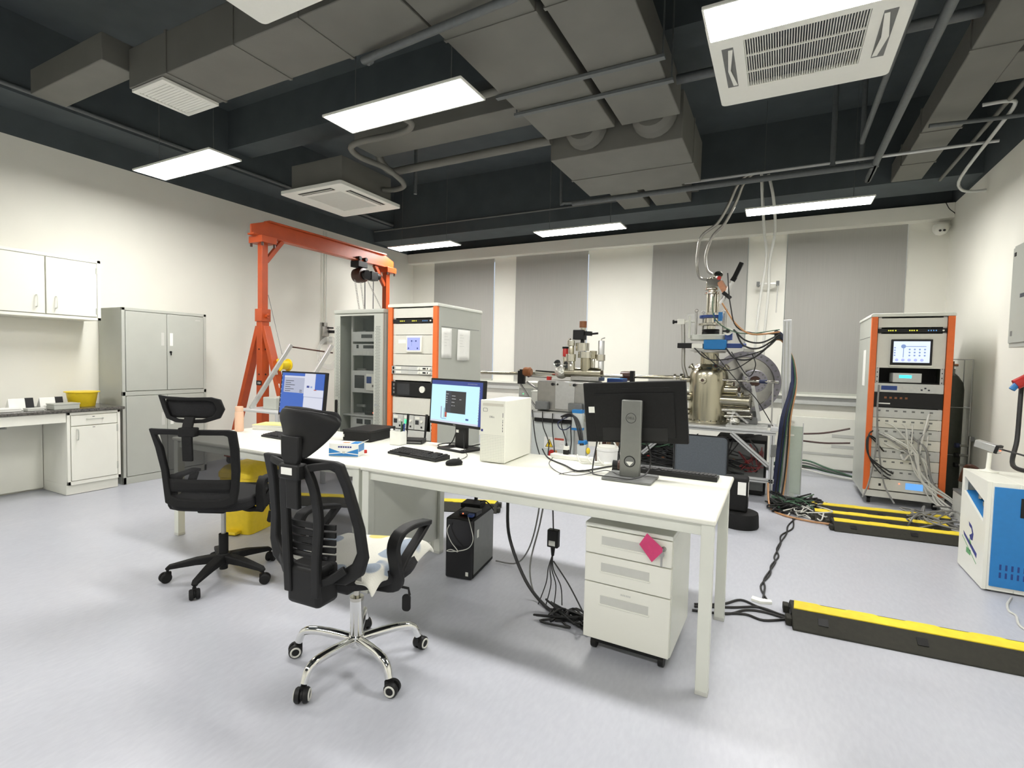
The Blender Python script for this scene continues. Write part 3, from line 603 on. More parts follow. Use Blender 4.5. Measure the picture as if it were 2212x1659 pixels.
# black tower
t = thing('computer_tower', 'black computer tower on the floor under the desk', 'computer', (-1.735, 2.665, 0), .16)
O('case', box(-.09, .09, 0, .36, .006, .385), 'black_matte', t, bev=.006)
O('front_panel', box(-.091, .091, -.022, .002, .004, .388), 'black_gloss', t, bev=.012, seg=3)
O('side_sheet', box(.09, .0915, .01, .35, .03, .37), 'grey_dark', t, smooth=False)
O('side_label', box(.0917, .0925, .055, .085, .25, .30), 'paper', t, smooth=False)
O('badge', box(.05, .068, -.0235, -.0215, .03, .055), 'recess', t, smooth=False, label='small pale badge')
for x in (-.07, .07): 
    for y in (.03, .32): O('foot', box(x-.012, x+.012, y-.012, y+.012, 0, .008), 'black', t)
t = thing('network_switch', 'small black network box with a blue plug on the black tower', 'network switch', (-1.72, 2.76, .389), .16)
O('body', box(-.06, .06, -.05, .05, 0, .028), 'black', t, bev=.004); O('front_face', box(-.055, .055, -.052, -.05, .004, .024), 'dark_window', t); O('status_light', B().sph((-.03, -.053, .014), .004, 8, 6), 'led_red', t)
O('plug', box(.015, .05, -.09, -.05, .005, .022), 'blue_dark', t, bev=.003, label='blue network plug')
t = thing('power_adapter', 'flat black adapter brick at the back of the black tower top', 'power adapter', (-1.8, 2.92, .389), .2)
O('body', box(-.07, .07, -.06, .06, 0, .03), 'black_matte', t, bev=.006); O('cable_stub', B().cyl((0, .05, .02), (0, .07, .12), .012), 'black', t); O('cable_tail', B().tube(spline([(.05, .0, .035), (.09, -.02, .05), (.12, .0, .02), (.14, .02, -.02)], 4), .004), 'black', t)
def cable(name, label, pts, r=.004, m='cable_black', cat='cable', k=6, n=6, parent=None, group=None):
    return O(name, B().tube(spline(pts, k), r, n), m, parent, label=label, cat=cat if parent is None else None, group=group)
cable('network_cable', 'white network cable looped over the black tower front', [(-1.69, 2.68, .40), (-1.63, 2.62, .36), (-1.60, 2.60, .29), (-1.65, 2.62, .22), (-1.74, 2.605, .19), (-1.79, 2.60, .185), (-1.76, 2.60, .2), (-1.71, 2.605, .195), (-1.76, 2.60, .25), (-1.79, 2.60, .31), (-1.78, 2.61, .35)], .0025, 'cable_white')
# yellow pedal bin
t = thing('waste_bin', 'yellow plastic pedal waste bin under the left desk', 'waste bin', (-3.70, 2.62, 0), .28)
O('bin_body', B().add([(x*s_, y*s_+(.0), z) for z, s_ in ((0, .9), (.44, 1.0)) for x, y in rrect(.29, .38, .04, 3)], [tuple(range(15, -1, -1)), tuple(range(16, 32))]+[(k, (k+1) % 16, 16+(k+1) % 16, 16+k) for k in range(16)]), 'yellow', t, bev=.004)
O('lid', B().add([(x*s_, y*s_, z) for z, s_ in ((.44, 1.04), (.475, 1.04), (.52, .85), (.54, .5)) for x, y in rrect(.29, .38, .04, 3)], [tuple(range(15, -1, -1)), tuple(range(48, 64))]+[(r*16+k, r*16+(k+1) % 16, r*16+16+(k+1) % 16, r*16+16+k) for r in range(3) for k in range(16)]), 'yellow', t)
O('pedal', box(-.05, .05, -.235, -.165, .012, .035), 'yellow', t, bev=.005)
O('warning_emblem', B().prism([(-.05, -.045), (.05, -.045), (0, .05)], (0, -.186, .28), (1, 0, 0), (0, 0, 1), (0, -.002, 0)), 'black', t, label='black triangular warning emblem')
O('warning_emblem_face', B().prism([(-.036, -.036), (.036, -.036), (0, .034)], (0, -.188, .28), (1, 0, 0), (0, 0, 1), (0, -.001, 0)), 'yellow', t)
# ================================================================= things on the desks
Zt = .7505
def monitor(name, label, loc, rz, w_=.535, h=.335, zc=.33, roll=0., tilt=0., standm='black', base=(.26, .21), back=False):
    """screen faces -y"""
    t = thing(name, label, 'monitor', loc, rz)
    m = Matrix.Translation((0, -.045, zc)) @ Matrix.Rotation(roll, 4, 'Y') @ Matrix.Rotation(tilt, 4, 'X')
    O('housing', B().box(-w_/2, w_/2, -.006, .022, -h/2, h/2, m).box(-w_/2+.06, w_/2-.06, .02, .029, -h/2+.03, h/2-.06, m), 'black_matte', t, bev=.006)
    O('bezel', B().add([m @ V(x, -.0065, z) for x, z in [(-w_/2, -h/2), (w_/2, -h/2), (w_/2, h/2), (-w_/2, h/2), (-w_/2+.013, -h/2+.018), (w_/2-.013, -h/2+.018), (w_/2-.013, h/2-.013), (-w_/2+.013, h/2-.013)]], [(0, 1, 5, 4), (1, 2, 6, 5), (2, 3, 7, 6), (3, 0, 4, 7)]), 'black', t, smooth=False)
    O('stand_column', B().box(-.055, .055, .0, .03, .012, zc+.07), standm, t, bev=.006)
    O('stand_base', B().prism(rrect(base[0], base[1], .012, 3), (0, .0, 0), (1, 0, 0), (0, 1, 0), (0, 0, .014)), 'black' if not back else 'grey_dark', t, bev=.003)
    return t, m
def pane(t, m, w_, h, items, zoff=-.0072):
    for k, (x0, x1, z0, z1, mm) in enumerate(items):
        b = B().add([m @ V(-w_/2+.013+(w_-.026)*x, zoff-.0004*k, -h/2+.018+(h-.031)*z) for x, z in ((x0, z0), (x1, z0), (x1, z1), (x0, z1))], [(0, 1, 2, 3)])
        O('screen' if k == 0 else 'screen_window', b, mm, t, smooth=False)
w_, h = .56, .36
t, m = monitor('monitor', 'left monitor with blue desktop and open grey windows', (-3.345, 2.86, Zt), -.08, w_, h, .325, 0, -.1)
rows = [(.1+.0, .1+random.uniform(.12, .34), .80-.05*k, .815-.05*k, 'ink') for k in range(6)]
pane(t, m, w_, h, [(0, 1, 0, 1, 'scr_blue'), (.06, .58, .52, .93, 'scr_grey'), (.06, .58, .89, .93, 'scr_white'), (.55, .80, .45, 1, 'scr_white'), (.80, 1, .62, 1, 'scr_blue'), (.56, 1, 0, .62, 'scr_white'), (.56, 1, .43, .45, 'scr_grey')]+rows+[(.62, .68, .66, .71, 'scr_navy'), (.71, .75, .66, .70, 'scr_mid'), (.79, .85, .605, .625, 'ink_red'), (.46, .52, .54, .555, 'ink'), (.46, .52, .58, .595, 'ink')]+[(.015, .03, .9-.11*k, .93-.11*k, 'scr_grey') for k in range(8)])
w_, h = .53, .325
t, m = monitor('monitor', 'middle monitor with pale screen and a dark settings window', (-1.96, 2.99, Zt), -.22, w_, h, .33, 0, -.05)
pane(t, m, w_, h, [(0, 1, 0, 1, 'scr_navy'), (.0, .945, .03, .90, 'scr_pale'), (.0, .945, .0, .045, 'scr_white'), (.30, .70, .24, .76, 'scr_dark'), (.30, .41, .24, .76, 'ink'), (.21, .235, .10, .38, 'scr_grey'), (.28, .29, .12, .35, 'ink'), (.30, .34, .13, .25, 'ink_red'), (.23, .33, .085, .10, 'scr_mid'), (.715, .77, .105, .145, 'scr_navy')]+[(x0, x1, z, z+.016, 'scr_text') for x0, x1, z in ((.43, .5, .64), (.43, .51, .57), (.58, .62, .565), (.43, .49, .49), (.43, .46, .41), (.475, .5, .41), (.32, .37, .68), (.32, .35, .62), (.32, .35, .57), (.32, .35, .52), (.32, .35, .47))]+[(.74+.027*k, .75+.027*k, .94, .96, 'scr_text') for k in range(7)]+[(.962, .975, .84-.06*k, .865-.06*k, 'scr_text') for k in range(13)])
text('brand_mark', 'DELL', 'recess', t, m @ V(0, -.0068, -h/2+.009), (1, 0, 0), (0, 0, 1), .012)
O('white_tag', box(.005, .03, -.047, -.046, .125, .145), 'paper', t, smooth=False)
O('base_card', box(-.01, .09, -.09, -.03, .0145, .0155), 'paper', t, smooth=False)
t, m = monitor('monitor', 'right monitor seen from behind on a silver stand', (-.695, 2.755, Zt), PI+.01, 0.56, .338, .362, .065, -.10, 'stand_grey', (.265, .225), True)
O('lower_hatch', B().box(-.18, .18, .022, .031, -.155, -.08, m), 'black', t, bev=.003)
O('vent_slit', B().box(-.2, .2, .022, .0235, .135, .138, m), 'black_gloss', t)
O('asset_label', B().box(.2, .255, .0222, .0235, .0, .035, m), 'paper', t, smooth=False, label='white asset sticker')
O('emblem_ring', B().ring(rrect(.056, .056, .028, 6), rrect(.051, .051, .0255, 6), (0, .0304, .335), (-1, 0, 0), (0, 0, 1), (0, .0008, 0)), 'black', t, smooth=False)
text('brand_mark', 'DELL', 'black', t, (0, .0308, .335), (-1, 0, 0), (0, 0, 1), .018, .0004)
O('cable_hole', B().ring(rrect(.062, .062, .031, 6), rrect(.052, .052, .026, 6), (0, .0304, .10), (-1, 0, 0), (0, 0, 1), (0, .0015, 0)), 'black', t, smooth=False)
O('hole_face', B().prism(rrect(.052, .052, .026, 6), (0, .0302, .10), (-1, 0, 0), (0, 0, 1), (0, .0006, 0)), 'grey_dark', t, smooth=False)
O('hole_view', B().prism([(-.02, 0), (-.01, .002), (.02, .002), (.0, -.022)], (0, .0308, .097), (-1, 0, 0), (0, 0, 1), (0, .0004, 0)), 'paper', t, smooth=False)
# keyboards and mouse
def keyboard(label, loc, rz, w_=.44, d=.13):
    t = thing('keyboard', label, 'keyboard', loc, rz)
    O('case', B().prism([(-d/2, 0), (d/2, 0), (d/2, .028), (-d/2, .014)], (-w_/2, 0, 0), (0, 1, 0), (0, 0, 1), (w_, 0, 0)), 'black', t, bev=.003)
    key = None
    for r in range(6):
        n = 20; y = -d/2+.016+.0198*r; z = .0145+.014*(y+d/2)/d
        for k in range(n):
            if r == 0 and 4 <= k <= 8:
                if k != 4: continue
                x = -w_/2+.012+(w_-.024)*(k+2.5)/n; o = O('space_bar', box(x-.045, x+.045, y-.008, y+.008, z, z+.006), 'black_matte', t); continue
            if k in (14, 18) and r > 2: continue
            x = -w_/2+.012+(w_-.024)*(k+.5)/n
            if key is None: key = O('key', box(-.0085, .0085, -.0078, .0078, 0, .006), 'key', t); key.location = (x, y, z)
            else: o = key.copy(); C.objects.link(o); o.parent = t; o.location = (x, y, z)
    return t
keyboard('black keyboard in front of the middle monitor', (-2.04, 2.62, Zt), -.145)
keyboard('black keyboard on the left desk beside the front chair headrest', (-3.30, 2.63, Zt), -.06)
keyboard('black keyboard on the right desk behind the silver monitor stand', (-.49, 2.99, Zt), PI)
t = thing('mouse', 'black computer mouse beside the middle keyboard', 'mouse', (-1.70, 2.53, Zt), -.5)
O('shell', B().sph((0, 0, .012), (.033, .056, .024), 16, 10), 'black_matte', t); O('scroll_wheel', B().cyl((-.003, .03, .034), (.003, .03, .034), .007, n=10), 'grey_dark', t); O('base', B().prism(rrect(.06, .1, .025, 4), (0, 0, 0), (1, 0, 0), (0, 1, 0), (0, 0, .008)), 'black', t)
# white tower
t = thing('computer_tower', 'white computer tower standing on the right desk', 'computer', (-1.538, 2.708, Zt), .05)
O('case', box(-.085, .085, .006, .40, .006, .385), 'white', t, bev=.004)
O('front_panel', box(-.086, .086, -.006, .008, .004, .387), 'white', t, bev=.004)
O('drive_cover', box(-.07, .072, -.0075, -.0055, .35, .366), 'sand', t, bev=.001)
O('power_button', B().ring(rrect(.03, .022, .005, 3), rrect(.026, .018, .004, 3), (-.052, -.006, .325), (1, 0, 0), (0, 0, 1), (0, -.0015, 0)), 'grey_dark', t)
text('brand_mark', 'DELL', 'ink', t, (-.005, -.0065, .283), (1, 0, 0), (0, 0, 1), .016)
for k, (z, hh) in enumerate(((.283, .028), (.264, .006), (.249, .012), (.231, .012), (.212, .012), (.195, .012))): O('port', box(.0665, .0695, -.0072, -.0058, z, z+hh), 'ink', t, smooth=False)
O('sticker', box(-.08, -.066, -.0068, -.0058, .19, .205), 'ink_blue', t, smooth=False)
gl = B()
for r in range(17):
    for k in range(15): gl.box(-.078+.0111*k-.003, -.078+.0111*k+.0035, -.0072, -.0058, .012+.0098*r, .0155+.0098*r)
O('vent_holes', gl, 'recess', t, smooth=False, kind='stuff')
# small things
t = thing('pen_holder', 'white square pen holder at the seam of the desks', 'pen holder', (-2.44, 2.90, Zt), .1)
O('cup', B().box(-.045, .045, -.04, .04, 0, .004).box(-.045, -.04, -.04, .04, 0, .10).box(.04, .045, -.04, .04, 0, .10).box(-.04, .04, -.04, -.035, 0, .10).box(-.04, .04, .035, .04, 0, .10).box(-.002, .002, -.035, .035, 0, .09), 'paper', t)
t2 = [('cable_green', .01, .165, 'green pen in the white holder'), ('blue_dark', .025, .15, 'blue pen in the white holder'), ('black', .0, .14, 'black pen in the white holder')]
for k, (mm, dx, hh, lb) in enumerate(t2):
    p = thing('pen', lb, 'pen', (-2.43+dx, 2.90+.012*k, Zt+.006)); O('barrel', B().cyl((0, 0, 0), (.006, .004, hh-.02), .005, n=8), mm, p); O('cap', B().cyl((.0055, .0037, hh-.03), (.0065, .0045, hh), .006, n=8), mm, p)
t = thing('eraser', 'small white eraser cube leaning out of the pen holder', 'eraser', (-2.475, 2.87, Zt+.098)); O('rubber_end', box(-.01, .01, -.006, .006, 0, .018), 'paper', t, bev=.002); O('sleeve', box(-.011, .011, -.007, .007, -.02, .0), 'white', t)
t = thing('wifi_router', 'black router with two upright antennas behind the pen holder', 'router', (-2.40, 3.02, Zt), .35)
O('body', box(-.085, .085, -.06, .06, 0, .034), 'black', t, bev=.006); O('front_strip', box(-.08, .08, -.062, -.06, .008, .018), 'grey_dark', t)
for x in (-.07, .075): O('antenna', B().band([(x, .05, .03), (x+.006, .053, .12), (x+.012, .055, .21)], (1, 0, 0), [.006, .008, .009], .004), 'black', t)
t = thing('set_top_box', 'flat black equipment box on the left desk behind the front chair', 'equipment box', (-2.80, 2.99, Zt), .16)
O('body', box(-.12, .12, -.17, .17, .004, .078), 'black_matte', t, bev=.003); O('lid', box(-.124, .124, -.174, .174, .07, .086), 'black', t, bev=.003)
O('front_label', box(-.115, -.105, -.1745, -.1735, .03, .05), 'recess', t, smooth=False)
t = thing('mask_box', 'white and blue carton of face masks on the desk edge', 'box', (-2.44, 2.40, Zt), .42)
hw, hd_, hh = .095, .055, .082
O('carton', box(-hw, hw, -hd_, hd_, 0, hh), 'paper', t, bev=.002)
O('blue_left', B().prism([(-hw, .003), (0, .003), (0, .018), (-.02, .028), (-hw, .052)], (0, -hd_-.0008, 0), (1, 0, 0), (0, 0, 1), (0, .0005, 0)), 'blue', t, smooth=False)
O('blue_right', B().prism([(hw, .003), (0, .003), (0, .018), (.02, .028), (hw, .052)], (0, -hd_-.0008, 0), (1, 0, 0), (0, 0, 1), (0, .0005, 0)), 'blue', t, smooth=False)
O('white_swoosh', B().prism([(-hw, .012), (-.01, .022), (.01, .022), (hw, .012), (hw, .018), (.01, .027), (-.01, .027), (-hw, .018)], (0, -hd_-.0014, 0), (1, 0, 0), (0, 0, 1), (0, .0004, 0)), 'paper', t, smooth=False)
O('mask_picture', box(-.008, .012, -hd_-.002, -hd_-.0014, .02, .034), 'recess', t, smooth=False)
for k in range(6): O('title_letter', box(-.035+.015*k, -.024+.015*k, -hd_-.0012, -hd_-.0004, .056, .066), 'ink_blue', t, smooth=False)
O('blue_side', box(hw-.0002, hw+.0006, -.05, .05, .03, .075), 'blue', t, smooth=False)
O('top_picture', box(-.02, .025, -.03, .01, hh, hh+.0006), 'cable_orange', t, smooth=False); O('top_blue', box(.04, .09, -.05, .04, hh, hh+.0006), 'blue', t, smooth=False)
O('open_flap', B().add([(hw, -.03, hh), (hw, .045, hh), (hw+.03, .05, hh+.012), (hw+.028, -.01, hh+.014)], [(0, 1, 2, 3)]), 'paper', t, solid=.002)
t = thing('bottle_cap', 'tiny red cap on the desk beside the mask box', 'cap', (-2.40, 2.52, Zt)); O('cap_body', B().cyl((0, 0, 0), (0, 0, .016), .014, n=14), 'red', t); O('cap_top', B().cyl((0, 0, .016), (0, 0, .019), .012, n=14), 'red', t)
t = thing('water_bottle', 'peach coloured flask at the end of the left desk', 'bottle', (-3.92, 2.67, Zt))
O('flask', B().lathe((0, 0, 0), (0, 0, 1), [(.031, 0), (.034, .004), (.034, .15), (.031, .158), (.029, .16)], 24), 'peach', t); O('lid', B().lathe((0, 0, .16), (0, 0, 1), [(.029, 0), (.031, .003), (.031, .038), (.028, .044), (.01, .045)], 24), 'peach', t); O('seam_line', B().lathe((0, 0, .158), (0, 0, 1), [(.0295, 0), (.0295, .003)], 24), 'sand', t)
for k, (z, th, m_, lb) in enumerate(((0, .018, 'paper', 'lowest grey folder under the yellow notebook'), (.018, .014, 'recess', 'white document pad under the yellow notebook'), (.032, .012, 'yellow_pad', 'yellow notebook on top of the paper stack'))):
    if m_ not in MT: mat('yellow_pad', (.85, .78, .30), .6, var=.02)
    t = thing('notebook', lb, 'notebook', (-3.81, 2.93, Zt+z), .30+.05*k, 'paper stack on the left desk')
    O('cover', box(-.15, .15, -.105, .105, th-.003, th), m_, t, bev=.001); O('pages', box(-.147, .147, -.102, .102, 0, th-.003), 'paper', t)
# cables on the right desk and the items behind the silver stand
cable('power_cable', 'thick black cable running along the right desk to the silver monitor', [(-1.37, 3.08, .80), (-1.30, 3.02, .757), (-1.12, 2.86, .757), (-1.0, 2.75, .757), (-.93, 2.86, .757), (-.87, 3.0, .757), (-.80, 3.02, .76)], .005)
cable('power_cable', 'black cable hanging from the silver monitor and looping over its base', [(-.90, 2.80, .95), (-.905, 2.76, .85), (-.90, 2.72, .77), (-.86, 2.66, .77), (-.75, 2.645, .772), (-.66, 2.66, .772), (-.60, 2.74, .80), (-.60, 2.80, .88), (-.63, 2.82, .95)], .004)
cable('usb_cable', 'thin black lead wandering across the middle of the right desk', [(-1.28, 3.05, .757), (-1.22, 2.85, .756), (-1.08, 2.66, .756), (-.97, 2.64, .756), (-.90, 2.78, .757), (-.86, 2.86, .757), (-.75, 2.72, .772)], .0022)
cable('usb_cable', 'second thin lead looping beside the silver stand base', [(-1.06, 2.62, .756), (-1.02, 2.72, .756), (-.97, 2.8, .756), (-.9, 2.74, .756), (-.82, 2.70, .757)], .002)
cable('mouse_cable', 'thin mouse lead behind the middle keyboard', [(-1.72, 2.57, .765), (-1.74, 2.68, .757), (-1.78, 2.8, .757), (-1.85, 2.87, .78), (-1.9, 2.93, .90)], .002)
cable('power_cable', 'tangle of black leads behind the middle monitor', [(-2.02, 3.06, .92), (-2.06, 3.05, .80), (-2.08, 3.02, .76), (-2.02, 3.0, .77), (-2.1, 2.96, .758), (-2.15, 3.0, .765), (-2.05, 3.04, .78), (-1.92, 3.05, .77), (-1.82, 3.06, .79), (-1.78, 3.07, .757)], .004)
cable('power_cable', 'white cable behind the middle monitor base', [(-1.95, 3.08, .757), (-1.85, 3.1, .79), (-1.76, 3.09, .757)], .004, 'cable_white')
t = thing('power_strip', 'white power strip lying on the back edge of the right desk', 'power strip', (-1.16, 3.08, Zt), -.04)
O('housing', box(-.14, .14, -.024, .024, 0, .03), 'paper', t, bev=.005)
for k in range(4): O('socket', box(-.115+.065*k, -.075+.065*k, -.015, .015, .03, .0315), 'recess', t, smooth=False)
t = thing('power_plug', 'black adapter plug standing in the white power strip', 'plug', (-1.20, 3.08, Zt+.0315)); O('plug_body', box(-.018, .018, -.015, .015, 0, .03), 'black', t, bev=.004); O('plug_label', box(-.013, .013, -.0155, -.0145, .03, .055), 'paper', t); O('plug_neck', B().cyl((0, 0, .055), (0, 0, .075), .009, .004), 'black', t); O('plug_stem', box(-.014, .014, -.0145, .0145, .03, .055), 'white', t)
for k in range(3): cable('power_cable', 'white plug lead coiling on the desk back edge, %s' % ('nearest the tower', 'middle one', 'nearest the monitor')[k], [(-1.12+.07*k, 3.07, .79), (-1.10+.07*k, 3.03, .775), (-1.06+.08*k, 2.99, .757), (-1.0+.08*k, 3.02, .757), (-.95+.07*k, 3.08, .757)], .005, 'cable_white')
t = thing('headset', 'black cylindrical lens part behind the silver stand', 'lens', (-.845, 2.93, Zt)); O('barrel', B().cyl((0, 0, .03), (.09, .01, .03), .028, n=18), 'black', t); O('ring', B().lathe((.03, .003, .03), (.09, .01, 0), [(.029, 0), (.032, .004), (.032, .02), (.029, .024)], 18), 'brown_dark', t); O('stand_foot', box(.0, .06, -.02, .02, 0, .01), 'black', t)
# ================================================================= instrument racks
def rack_orange(label, x0, x1, y0, depth, z0, z1):
    t = thing('instrument_rack', label, 'instrument rack', ((x0+x1)/2, y0, 0)); hw = (x1-x0)/2
    O('side_wall', box(-hw, -hw+.02, .02, depth, z0, z1-.03), 'grey_steel', t, bev=.003)
    O('side_wall', box(hw-.02, hw, .02, depth, z0, z1-.03), 'grey_steel', t, bev=.003)
    for s_ in (-1, 1):
        O('side_seam', box(s_*hw-.0015, s_*hw+.0015, .06, depth-.05, z1-.235, z1-.23), 'grey_dark', t, smooth=False)
    O('rear_wall', box(-hw+.02, hw-.02, depth-.02, depth, z0, z1-.03), 'grey_dark', t, smooth=False)
    O('top_cap', B().prism([(-hw-.008, 0), (hw+.008, 0), (hw+.008, .022), (hw-.004, .034), (-hw+.004, .034), (-hw-.008, .022)], (0, -.012, z1-.034), (1, 0, 0), (0, 0, 1), (0, depth+.02, 0)), 'metal_white', t, bev=.004)
    O('floor_plate', box(-hw, hw, 0, depth, z0-.03, z0), 'grey_steel', t, bev=.002)
    O('plinth', box(-hw, hw, -.01, .02, z0-.03, z0+.035), 'panel_cream', t, bev=.002)
    for s_ in (-1, 1):
        O('orange_strip', box(s_*hw-(.052 if s_ > 0 else 0), s_*hw+(.052 if s_ < 0 else 0), -.014, .02, z0+.035, z1-.036), 'orange_rack', t, bev=.003)
        xr = s_*(hw-.072); rl = O('mounting_rail', box(xr-.014, xr+.014, .012, .02, z0+.04, z1-.04), 'instrument', t, smooth=False)
        hb_ = B()
        for k in range(36): hb_.box(xr-.004, xr+.004, .0108, .0119, z0+.06+k*(z1-z0-.14)/36, z0+.072+k*(z1-z0-.14)/36)
        O('rail_holes', hb_, 'dark_window', rl, smooth=False, kind='stuff')
    for x in (-hw+.06, hw-.06):
        for y in (.07, depth-.07): O('caster', B().cyl((x-.015, y, .032), (x+.015, y, .032), .032).box(x-.025, x+.025, y-.03, y+.03, .06, z0-.028), 'black', t)
    return t, hw
def blank(t, a, b, z0, z1, m='panel_cream', y=.006): return O('blank_panel', box(a, b, y, y+.006, z0, z1), m, t, bev=.0015)
def controller_strip(t, a, b, z, name='power_controller'):
    p = O(name, box(a, b, -.002, .012, z, z+.042), 'black', t, bev=.002)
    for x in (.18, .21, .24, .28, .48, .51, .54, .58): O('display_digit', box(a+(b-a)*x, a+(b-a)*(x+.018), -.003, -.0018, z+.017, z+.027), 'led_yellow', p, smooth=False)
    for k in range(4): O('button', box(a+(b-a)*(.74+.035*k), a+(b-a)*(.755+.035*k), -.0032, -.0018, z+.016, z+.026), 'led_blue', p, smooth=False)
    O('knob', B().cyl((b-.03, -.003, z+.021), (b-.03, -.012, z+.021), .008, n=12), 'white', p)
# ---- middle rack (left of the apparatus)
t, hw = rack_orange('tall grey rack with orange strips and papers taped on its side, left of the apparatus', -3.68, -3.045, 4.20, .84, .12, 1.945)
a, b = -hw+.058, hw-.056
blank(t, a, b, 1.80, 1.90); controller_strip(t, a, b, 1.745); blank(t, a, b, 1.625, 1.74); blank(t, a, b, 1.305, 1.425)
p = blank(t, a, b, 1.43, 1.62)
sf = O('touch_screen_frame', box(-.075, .125, -.012, .008, 1.445, 1.615), 'white', p, bev=.006); O('touch_screen', box(-.058, .105, -.0135, -.0118, 1.465, 1.595), 'scr_lav', sf, smooth=False)
for x, z in ((.0, 1.56), (.055, 1.56), (.075, 1.485), (-.04, 1.485)): O('screen_icon', B().cyl((x, -.0136, z), (x, -.0142, z), .009, n=12), 'scr_navy', sf)
for x0_, z0_, x1_, z1_ in ((.0, 1.51, .003, 1.55), (.0, 1.558, .05, 1.561)): O('screen_line', box(x0_, x1_, -.0142, -.0136, z0_, z1_), 'scr_mid', sf, smooth=False)
O('paper_note', box(-.19, -.09, .0045, .0055, 1.535, 1.575), 'paper', p, smooth=False)
for z in (1.215, 1.258):
    u = O('power_supply', box(a-.02, b+.01, -.006, .01, z, z+.04), 'instrument', t, bev=.002)
    O('switch', box(a+.005, a+.028, -.0075, -.0058, z+.006, z+.034), 'black', u, smooth=False); O('name_plate', box(a+.05, a+.12, -.0085, -.0058, z+.008, z+.034), 'white', u, bev=.008)
    O('vent', box(a+.12, a+.21, -.0072, -.0058, z+.006, z+.034), 'recess', u, smooth=False); O('control_field', box(b-.18, b-.02, -.009, -.0058, z+.006, z+.036), 'white', u, bev=.01)
    for x in (.06, .115): O('display', box(b-.18+x, b-.14+x, -.0102, -.0088, z+.013, z+.029), 'black', u, smooth=False)
    for x in (b-.165, b-.03): O('knob', B().cyl((x, -.008, z+.02), (x, -.024, z+.02), .012, n=14), 'white', u)
blank(t, a, b, 1.15, 1.21)
u = O('control_unit', box(a-.01, b+.005, -.006, .01, .985, 1.135), 'black', t, bev=.003)
O('unit_screen', box(a+.07, a+.235, -.0075, -.0058, 1.0, 1.115), 'dark_window', u, smooth=False); O('dial', B().cyl((b-.12, -.006, 1.065), (b-.12, -.018, 1.065), .034, n=24), 'white', u)
for k in range(3): O('button', box(a+.015, a+.035, -.008, -.0058, 1.01+.04*k, 1.035+.04*k), 'grey_dark', u, bev=.001)
blank(t, a, b, .80, .975)
for k in range(3):
    x0_ = a+.02+k*.142
    u = O('bench_supply', box(x0_, x0_+.136, -.012, .01, .645, .79), 'instrument', t, bev=.003)
    O('display', box(x0_+.015, x0_+.06, -.0135, -.0118, .70, .745), 'led_green' if k == 1 else 'dark_window', u, smooth=False); O('switch', box(x0_+.085, x0_+.105, -.0135, -.0118, .665, .685), 'black', u, smooth=False)
    O('knob', B().cyl((x0_+.1, -.012, .735), (x0_+.1, -.024, .735), .013, n=12), 'white', u); O('handle_plate', box(x0_+.012, x0_+.07, -.014, -.0118, .755, .78), 'white', u, bev=.002)
u = O('power_supply_unit', box(a+.01, b-.005, -.01, .01, .545, .635), 'instrument', t, bev=.002); O('display', box(a+.03, a+.17, -.0115, -.0098, .60, .625), 'black', u, smooth=False)
for k in range(6): O('vent', box(a+.02+.045*k, a+.052+.045*k, -.0112, -.0098, .552, .587), 'recess', u, smooth=False)
u = O('readout_unit', box(a+.01, b-.005, -.01, .01, .455, .535), 'black', t, bev=.002); 
for k in range(2): O('display', box(a+.10+.075*k, a+.155+.075*k, -.0115, -.0098, .49, .508), 'led_green', u, smooth=False)
O('terminal_field', box(b-.16, b-.01, -.0115, -.0098, .462, .53), 'instrument', u, smooth=False)
blank(t, a, b, .17, .445)
for i, (y0_, y1_, z0_, z1_) in enumerate(((.06, .24, 1.39, 1.70), (.33, .57, 1.37, 1.70))):
    s_ = B().grid(lambda u, v: V(hw+.002+(.014*v*v if i else .002), y0_+(y1_-y0_)*u+(.03*(1-v) if i else 0), z1_-(z1_-z0_)*v-(.05*(1-u) if 0 else 0)), 4, 6)
    pg = O('taped_paper', s_, 'paper', t, solid=.001)
    for k in range(5): O('print_line', box(hw+.0055+(.006 if i else 0), hw+.0065+(.006 if i else 0), y0_+.05, y0_+.05+random.uniform(.03, .09), z1_-.06-.03*k, z1_-.057-.03*k), 'recess', pg, smooth=False)
for y in (.12, .70): O('panel_lock', B().cyl((hw, y, 1.13), (hw+.006, y, 1.13), .010, n=12), 'grey_dark', t)
# ---- grey rack with glass door
x0, x1, y0, dp, z1 = -4.425, -3.72, 4.17, .8, 1.90
t = thing('server_rack', 'grey server cabinet with a dark glass door and perforated edges', 'server rack', ((x0+x1)/2, y0, 0)); hw = (x1-x0)/2
for s_ in (-1, 1): O('side_wall', box(min(s_*hw, s_*hw-s_*.02), max(s_*hw, s_*hw-s_*.02), .02, dp, .08, z1-.04), 'grey_steel', t, bev=.002)
O('rear_wall', box(-hw+.02, hw-.02, dp-.02, dp, .08, z1-.04), 'grey_dark', t, smooth=False); O('floor_plate', box(-hw, hw, 0, dp, .05, .08), 'grey_steel', t)
O('top_cap', box(-hw-.01, hw+.01, -.02, dp, z1-.045, z1), 'grey_steel', t, bev=.012, seg=3)
for x in (-hw+.06, hw-.06): 
    for y in (.07, dp-.07): O('foot', B().cyl((x, y, 0), (x, y, .05), .025), 'black', t)
d = O('door', B().box(-hw, -hw+.085, -.016, .004, .09, z1-.05).box(hw-.125, hw, -.016, .004, .09, z1-.05).box(-hw+.085, hw-.125, -.016, .004, .09, .16).box(-hw+.085, hw-.125, -.016, .004, z1-.07, z1-.05), 'grey_steel', t, bev=.002, label='door frame with perforated stiles')
O('door_glass', box(-hw+.086, hw-.126, -.008, -.003, .161, z1-.071), 'glass_dark', d, smooth=False)
